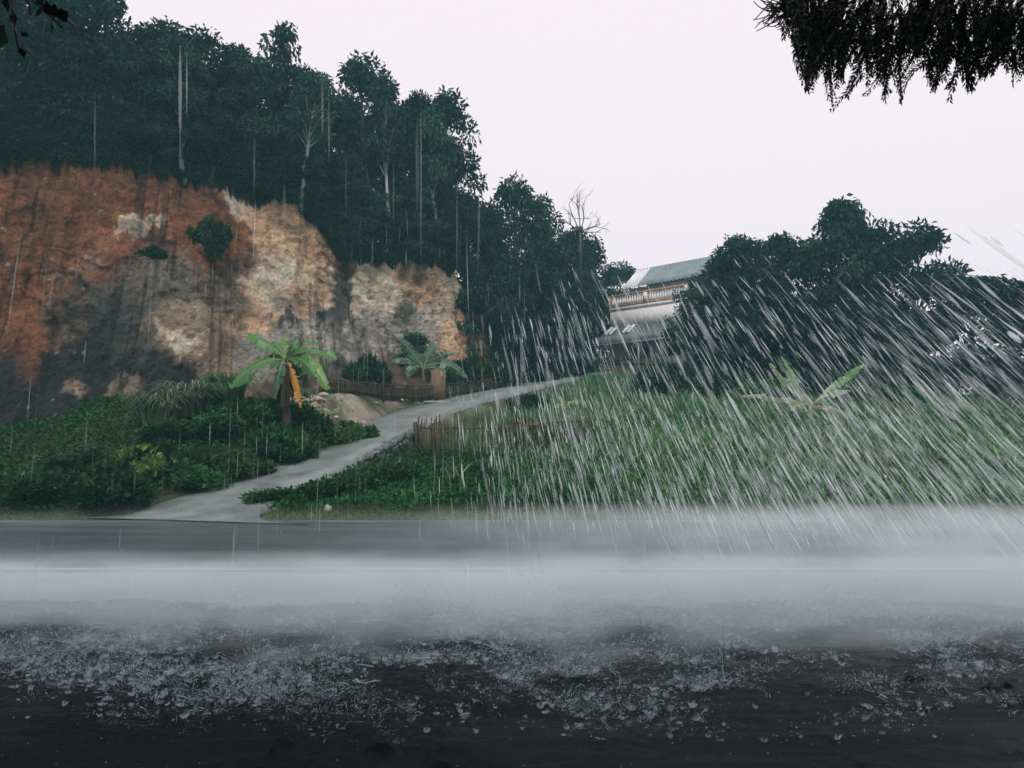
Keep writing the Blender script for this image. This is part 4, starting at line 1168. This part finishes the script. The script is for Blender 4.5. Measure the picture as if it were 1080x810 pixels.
# left sprig of broad leaves
SP = []
for px, py, dx, dy, L in [(40, 2, 4, 10, .075), (52, 10, 5, 14, .085), (62, 20, 6, 12, .085), (70, 26, 4, 10, .075), (58, 34, 2, 9, .045), (46, 18, -5, 6, .05), (12, 6, 1, 14, .07), (14, 22, -4, 10, .06), (2, 32, 0, 26, .14), (18, 38, 3, 8, .05), (22, 54, 4, 10, .06), (34, -6, 6, 8, .08), (24, -8, 8, 4, .08), (6, -4, 2, 8, .08), (46, -6, 8, 6, .08), (60, 22, 2, 16, .06)]:
    py -= 8; L *= .75; p = P(px, py, 3.0); q = P(px + dx * 2, py + dy * 2, 3.0) - p
    for k in range(2): SP.append(leaf_quads(p[None] + rs.normal(0, .008, (1, 3)), (unit(q) + rs.normal(0, .18, 3))[None], np.array([L * 1.15]), np.array([L * .7]), np.array([NEARC]) * .8, .1))
lt = near_tree('dark overhanging tree whose broad leaf sprig dips into the top left corner', [(-3.9, .2, 0), (-3.8, .3, 1.6), (-3.6, .6, 3.2)],
               [[(-3.6, .6, 3.2), (-2.6, 2.0, 3.7), (-1.75, 3.0, P(30, -10, 3)[2])], [(-3.6, .6, 3.2), (-2, -1, 4.8), (0, 0, 5.4)], [(-3.6, .6, 3.2), (-5, 2, 5)]], (-9, -.5, -5, 4.4), 22000, 52, SP)
mb = MB(); b = np.array([-3.9, .2, 0])
for l in ([(20, -12), (38, 4), (56, 20), (66, 30)], [(8, -10), (14, 14), (16, 34), (20, 56)], [(24, -6), (31, 6), (32, 16)], [(0, -8), (-2, 20), (0, 36)]): mb.tube([P(a, c, 3.0) - b for a, c in l], .004, 4)
link('twig', mb.mesh('left_twig'), M_bark, lt)

# ------------------------------------------------------------------ splashes
M_splash = water_material('splash_water', 1.0, (0.74, 0.95, 1.0), 0.3)
M_rain = water_material('rain_water', 1.0, (0.9, 0.97, 0.98), 0.1)


def strands(p0, v, T, r, alpha, nseg=4, g=9.8, sides=3):
    """thin arcs of water: p0 (n,3), v (n,3) launch velocity, T (n,) flight time"""
    n = len(p0); rows = nseg + 1; V = np.zeros((n, rows, sides, 3)); A = np.zeros((n, rows, sides))
    d = unit(v); a = unit(np.cross(d, [0.3, .2, 1.0])); b = np.cross(d, a)
    for i in range(rows):
        t = (T * i / nseg)[:, None]; c = p0 + v * t - np.array([0, 0, .5 * g]) * t * t
        w = (r * (math.sin(PI * (i + .35) / (nseg + .7)) ** .8))[:, None]
        for s in range(sides):
            ph = 2 * PI * s / sides; V[:, i, s] = c + w * (math.cos(ph) * a + math.sin(ph) * b)
            A[:, i, s] = alpha
    k = np.arange(n)[:, None] * rows * sides; F = []
    for i in range(nseg):
        for s in range(sides): F.append(k + np.array([[i * sides + s, i * sides + (s + 1) % sides, (i + 1) * sides + (s + 1) % sides, (i + 1) * sides + s]]))
    C = np.repeat(A.reshape(-1, 1), 3, 1)
    return V.reshape(-1, 3), np.concatenate(F), C


rs = np.random.default_rng(61)
def splash_field(n, x0, x1, y0, y1, dens, hs, per, r0, tm=.04):
    x = rs.uniform(x0, x1, n); y = rs.uniform(y0, y1, n); m = rs.uniform(0, 1, n) < dens(x, y); x, y = x[m], y[m]; k = len(x)
    x = np.repeat(x, per); y = np.repeat(y, per); size = np.repeat(np.exp(np.clip(rs.normal(0, .35, k), -.7, .5)), per); n = len(x)
    a = rs.uniform(0, 2 * PI, n); el = rs.uniform(.5, 1.45, n); sp = hs * size * rs.uniform(.5, 1.2, n)
    v = np.stack([np.cos(a) * np.cos(el), np.sin(a) * np.cos(el) * .8 - .1, np.sin(el)], 1) * sp[:, None]
    fl_ = 2 * v[:, 2] / 9.8; T = np.minimum(fl_ * rs.uniform(.08, .4, n), .01 + tm * rs.uniform(0, 1, n) ** 2); st = rs.uniform(0, .75, n) * (fl_ - T)
    p = np.stack([x, y, np.full(n, .015)], 1) + rs.normal(0, .012, (n, 3)) * [1, 1, .2] + v * st[:, None] - np.array([0, 0, 4.9]) * (st * st)[:, None]
    v = v - np.array([0, 0, 9.8]) * st[:, None] + rs.normal(0, .12, (n, 3))
    return strands(p, v, T, r0 * size * rs.uniform(.4, 1.5, n), np.where(rs.uniform(0, 1, n) > .72, rs.uniform(.6, 1, n), rs.uniform(.06, .4, n)), 2)


def dens(x, y):
    c = .45 * fbm(x * .55 + 3, y * .9, 101, 2) + .75 * fbm(x * 2.1, y * 2.8, 103, 3)
    near = 4.2 + .17 * np.abs(x - .4)
    e = sstep(near, near + 1.3, y) * (1 - sstep(8.8, 9.4, y))
    lat = .62 + .38 * np.exp(-((x - .3) / 2.4) ** 2)
    return np.clip(.27 + 1.15 * c, .03, .75) * e * lat


SV = [splash_field(110000, -7, 7, 4.2, 9.4, dens, .85, 6, .0015), splash_field(26000, -7, 7, 4.2, 9.2, lambda x, y: dens(x, y) ** 1.5, 1.2, 16, .0019, .05)]
SV.append(splash_field(2600, -7, 7, 4.6, 9.0, lambda x, y: dens(x, y) ** 1.3, 1.6, 46, .0019, .06))     # the tall crowns
SV.append(splash_field(5000, -9, 9, 8.4, 11.4, lambda x, y: .3 + .4 * (x > 1), .6, 6, .0016))
# single drops in flight: short stubby strands
n = 90000; x = rs.uniform(-7, 7, n); y = rs.uniform(4.1, 9, n); m = rs.uniform(0, 1, n) < .7 * dens(x, y) + .02; x, y = x[m], y[m]; n = len(x)
SV.append(strands(np.stack([x, y, rs.uniform(0.0, .14, n) * rs.uniform(0, 1, n)], 1), rs.normal(0, .4, (n, 3)) + [0, 0, .1], rs.uniform(.003, .012, n), rs.uniform(.001, .003, n) * (1 + 1.2 * (rs.uniform(0, 1, n) > .95)), rs.uniform(.3, 1, n), 2, sides=4))
def crowns(n, seed):
    rs = np.random.default_rng(seed); x = rs.uniform(-7, 7, n); y = rs.uniform(4.2, 9.2, n); m = rs.uniform(0, 1, n) < dens(x, y); x, y = x[m], y[m]; n = len(x); k = 11
    V = np.zeros((n, 3, k, 3)); A = np.zeros((n, 3, k)); sz = .55 * np.exp(np.clip(rs.normal(0, .4, n), -.8, .6)); al = rs.uniform(.08, .75, n) ** 1.5
    ph = np.arange(k) * 2 * PI / k; lx, ly = rs.normal(0, .25, n), rs.normal(0, .25, n)
    hh = rs.uniform(.012, .045, n) * sz
    for i, (rr, zz, aa) in enumerate(((.014, 0, 1.0), (.022, .55, .8), (.034, 1.0, .25))):
        jag = rs.uniform(.35, 1.5, (n, k)) if i == 2 else rs.uniform(.85, 1.15, (n, k)); h = hh[:, None] * zz * (jag if i == 2 else 1)
        r = (rr * sz)[:, None] * rs.uniform(.75, 1.25, (n, k)); V[:, i, :, 0] = x[:, None] + r * np.cos(ph) + lx[:, None] * h; V[:, i, :, 1] = y[:, None] + r * np.sin(ph) + ly[:, None] * h; V[:, i, :, 2] = .004 + h
        A[:, i] = al[:, None] * aa * rs.uniform(.5, 1.3, (n, k))
    b = np.arange(n)[:, None] * 3 * k
    F = np.concatenate([b + np.array([[i * k + j, i * k + (j + 1) % k, (i + 1) * k + (j + 1) % k, (i + 1) * k + j]]) for i in range(2) for j in range(k)])
    return V.reshape(-1, 3), F, np.repeat(A.reshape(-1, 1), 3, 1)


SV.append(crowns(52000, 64))
V = np.concatenate([a[0] for a in SV]); off = np.cumsum([0] + [len(a[0]) for a in SV[:-1]]); F = np.concatenate([a[1] + o for a, o in zip(SV, off)]); C = np.concatenate([a[2] for a in SV])
tag(link('splashes', new_mesh('splashes', V, F, C), M_splash), 'white splashes of rain leaping from the dark flooded ground', 'splashes', kind='stuff')

# ------------------------------------------------------------------ rain
RD = unit(np.array([0.13, -1.0, -0.83]))


def streaks(c, d, L, r, alpha, rows=7, sides=4):
    n = len(c); a = unit(np.cross(d, [0.0, 1.0, .2])); b = np.cross(d, a); V = np.zeros((n, rows, sides, 3)); A = np.zeros((n, rows, sides))
    for i in range(rows):
        t = i / (rows - 1); q = c + d * ((t - .5) * L)[:, None]; env = math.sin(PI * t) ** .7
        w = (r * (.12 + .88 * env))[:, None]
        for s in range(sides):
            ph = 2 * PI * s / sides; V[:, i, s] = q + w * (math.cos(ph) * a + math.sin(ph) * b); A[:, i, s] = alpha * env
    k = np.arange(n)[:, None] * rows * sides; F = []
    for i in range(rows - 1):
        for s in range(sides): F.append(k + np.array([[i * sides + s, i * sides + (s + 1) % sides, (i + 1) * sides + (s + 1) % sides, (i + 1) * sides + s]]))
    return V.reshape(-1, 3), np.concatenate(F), np.repeat(A.reshape(-1, 1), 3, 1)


rs = np.random.default_rng(71); RV = []
def rain(n, xr, yr, zr, dens, L, r, al, jitter=.03, d=RD):
    x = rs.uniform(*xr, n); y = rs.uniform(*yr, n); z = rs.uniform(*zr, n); m = rs.uniform(0, 1, n) < dens(x, y, z); x, y, z = x[m], y[m], z[m]; n = len(x)
    c = np.stack([x, y, z], 1); dd = unit(np.tile(d, (n, 1)) + rs.normal(0, jitter, (n, 3)))
    RV.append(streaks(c, dd, L * np.exp(np.clip(rs.normal(-.08, .5, n), -1.2, .8)), r * np.exp(np.clip(rs.normal(-.05, .5, n), -1.2, .9)), np.clip(al * np.exp(rs.normal(0, .5, n)), .03, .8)))


def rd(x, y, z):
    e = x / y                                   # heavier towards the right, gusts in clumps
    top = .30 + .0 * x
    g = np.clip(.35 + 1.3 * fbm(x * .6 + y * .2, z * .5 + y * .3, 111, 3), .05, 1)
    return sstep(-.15, .22, e) * (1 - .5 * sstep(.5, .8, e)) * g * sstep(-.125, -.07, (z - 1.6) / y) * (1 - sstep(.15, .27, (z - 1.6) / y + .06 * np.abs(e - .35)))


rain(27000, (-1, 12), (5, 16), (.1, 5.6), rd, .42, .0043, .26)
rain(2600, (-.5, 11), (5, 13), (.3, 4.8), rd, .55, .010, .13)
for q in ((.014, .08), (.009, .10), (.0045, .14)):      # loose bundles of drops, denser in their middle
    rs = np.random.default_rng(72); rain(900, (-.3, 10), (6, 12), (.6, 4.2), rd, .62, q[0], q[1])
rain(5000, (-2, 10), (7, 17), (.1, 3.0), lambda x, y, z: .7 * sstep(-.1, -.06, (z - 1.6) / y) * sstep(-.12, .05, x / y) * (1 - sstep(.02, .12, (z - 1.6) / y)), .4, .006, .2)
# wind driven sheet at the far right against the sky
rain(260, (4.2, 9), (6, 11), (3.0, 5.4), lambda x, y, z: sstep(.55, .62, x / y) * (1 - sstep(.25, .31, (z - 1.6) / y)), .8, .02, .3)
# vertical drips falling close by, left half
DV = np.array([0.0, -.02, -1.0])
for px, py0, py1, y, r, al in [(190, 42, 150, 6, .012, .34), (197, 50, 130, 6, .005, .34), (340, 75, 150, 6.5, .01, .2), (347, 95, 180, 6.2, .006, .25), (444, 95, 285, 6, .006, .3), (440, 120, 230, 6, .012, .16), (268, 140, 210, 6.2, .006, .2), (482, 180, 300, 6, .005, .25), (415, 165, 245, 6, .006, .18), (365, 160, 230, 6, .006, .15), (100, 90, 190, 6, .006, .12),
                               (300, 190, 240, 6, .008, .2), (505, 190, 280, 6, .008, .2), (190, 135, 178, 6, .003, .3), (550, 330, 420, 6, .01, .25)]:
    a, b = P(px, py0, y), P(px, py1, y); RV.append(streaks(((a + b) / 2)[None], unit(b - a)[None], np.array([np.linalg.norm(b - a)]), np.array([r]), np.array([al * (1 if px < 200 else .6)])))
rain(500, (-5, 2), (6, 16), (.2, 6), lambda x, y, z: (x / y < .02) * 1.0 - sstep(.22, .34, (z - 1.6) / y),   .45, .0035, .11, .02, unit(np.array([.03, -.12, -1])))
V = np.concatenate([a[0] for a in RV]); off = np.cumsum([0] + [len(a[0]) for a in RV[:-1]]); F = np.concatenate([a[1] + o for a, o in zip(RV, off)]); C = np.concatenate([a[2] for a in RV])
tag(link('rain', new_mesh('rain', V, F, C), M_rain), 'slanting white strands of heavy rain blown across the bank', 'rain', kind='stuff')

# ------------------------------------------------------------------ haze and spray
def closed_box(name, x0, x1, y0, y1, z0, z1):
    mb = MB(); mb.box([(x0 + x1) / 2, (y0 + y1) / 2, (z0 + z1) / 2], [x1 - x0, y1 - y0, z1 - z0]); return mb.mesh(name)


m, nt, out = mat_new('rain_haze'); pv = N(nt, 'ShaderNodeVolumePrincipled')
pv.inputs['Color'].default_value = (0.33, 0.76, 0.82, 1); pv.inputs['Density'].default_value = 0.0016; pv.inputs['Anisotropy'].default_value = 0.0
nt.links.new(pv.outputs[0], out.inputs['Volume'])
tag(link('haze', closed_box('haze', -1600, 1600, -310, 1950, -1.2, 33), m), 'thin blue grey rain haze filling the air over the valley', 'haze', kind='stuff')

m, nt, out = mat_new('spray_mist'); pv = N(nt, 'ShaderNodeVolumePrincipled'); pv.inputs['Color'].default_value = (0.90, 0.985, 1.0, 1); pv.inputs['Anisotropy'].default_value = 0.2
tc = N(nt, 'ShaderNodeTexCoord'); sp = N(nt, 'ShaderNodeSeparateXYZ'); nt.links.new(tc.outputs['Object'], sp.inputs[0])
def MA(op, a, b=None, clamp=False):
    n = N(nt, 'ShaderNodeMath', operation=op); n.use_clamp = clamp
    for i, v in enumerate((a, b)):
        if v is None: continue
        if hasattr(v, 'links'): nt.links.new(v, n.inputs[i])
        else: n.inputs[i].default_value = v
    return n.outputs[0]
def MR(v, a, b, c, d):
    n = N(nt, 'ShaderNodeMapRange', interpolation_type='SMOOTHSTEP')
    for i, q in enumerate((a, b, c, d)): n.inputs[i + 1].default_value = q
    nt.links.new(v, n.inputs[0]); return n.outputs[0]


X_, Y_, Z_ = sp.outputs
mp = N(nt, 'ShaderNodeMapping'); mp.inputs['Scale'].default_value = (.8, 1.3, 2.4); nt.links.new(tc.outputs['Object'], mp.inputs[0])
nn = noise_node(nt, 1.0, 3, .6, mp.outputs[0]); nf = MR(nn.outputs['Fac'], .32, .68, .2, 1.4)
YN = MA('ADD', Y_, MA('MULTIPLY', MA('SUBTRACT', nn.outputs['Fac'], .5), 3.0))
near = MA('MULTIPLY', MA('ADD', MA('MULTIPLY', MR(Y_, 5.2, 7.4, 0, 1), .010), MA('MULTIPLY', MR(YN, 6.3, 7.9, 0, 1), .95)), MR(Y_, 9.6, 12.4, 1, .004))
side = MR(X_, -5, 0, .55, 1)
near = MA('MULTIPLY', MA('MULTIPLY', near, side), MA('MULTIPLY', MR(Z_, 0.0, .32, 1, 0), 8.5))
farr = MA('MULTIPLY', MA('MULTIPLY', MR(X_, -4, 9, .04, 1), MR(Y_, 9, 12, 0, 1)), MA('MULTIPLY', MR(Z_, 0, .5, 1, 0), .8))
den = MA('MULTIPLY', MA('ADD', near, farr), nf)
nt.links.new(den, pv.inputs['Density']); nt.links.new(pv.outputs[0], out.inputs['Volume'])
tag(link('spray_mist', closed_box('spray_mist', -16, 22, 4.5, 21.0, 0.02, .52), m), 'white spray mist hanging over the flooded road', 'mist', kind='stuff')

# ------------------------------------------------------------------ render settings
SC.view_settings.view_transform = 'Standard'; SC.view_settings.look = 'None'; SC.view_settings.exposure = 0.17; SC.view_settings.gamma = 1; SC.view_settings.use_curve_mapping = False
SC.render.engine = 'CYCLES'
cy = SC.cycles
cy.use_denoising = True; cy.max_bounces = 6; cy.diffuse_bounces = 3; cy.glossy_bounces = 2; cy.transmission_bounces = 3; cy.volume_bounces = 5; cy.transparent_max_bounces = 48
cy.volume_step_rate = 2.0; cy.volume_max_steps = 256
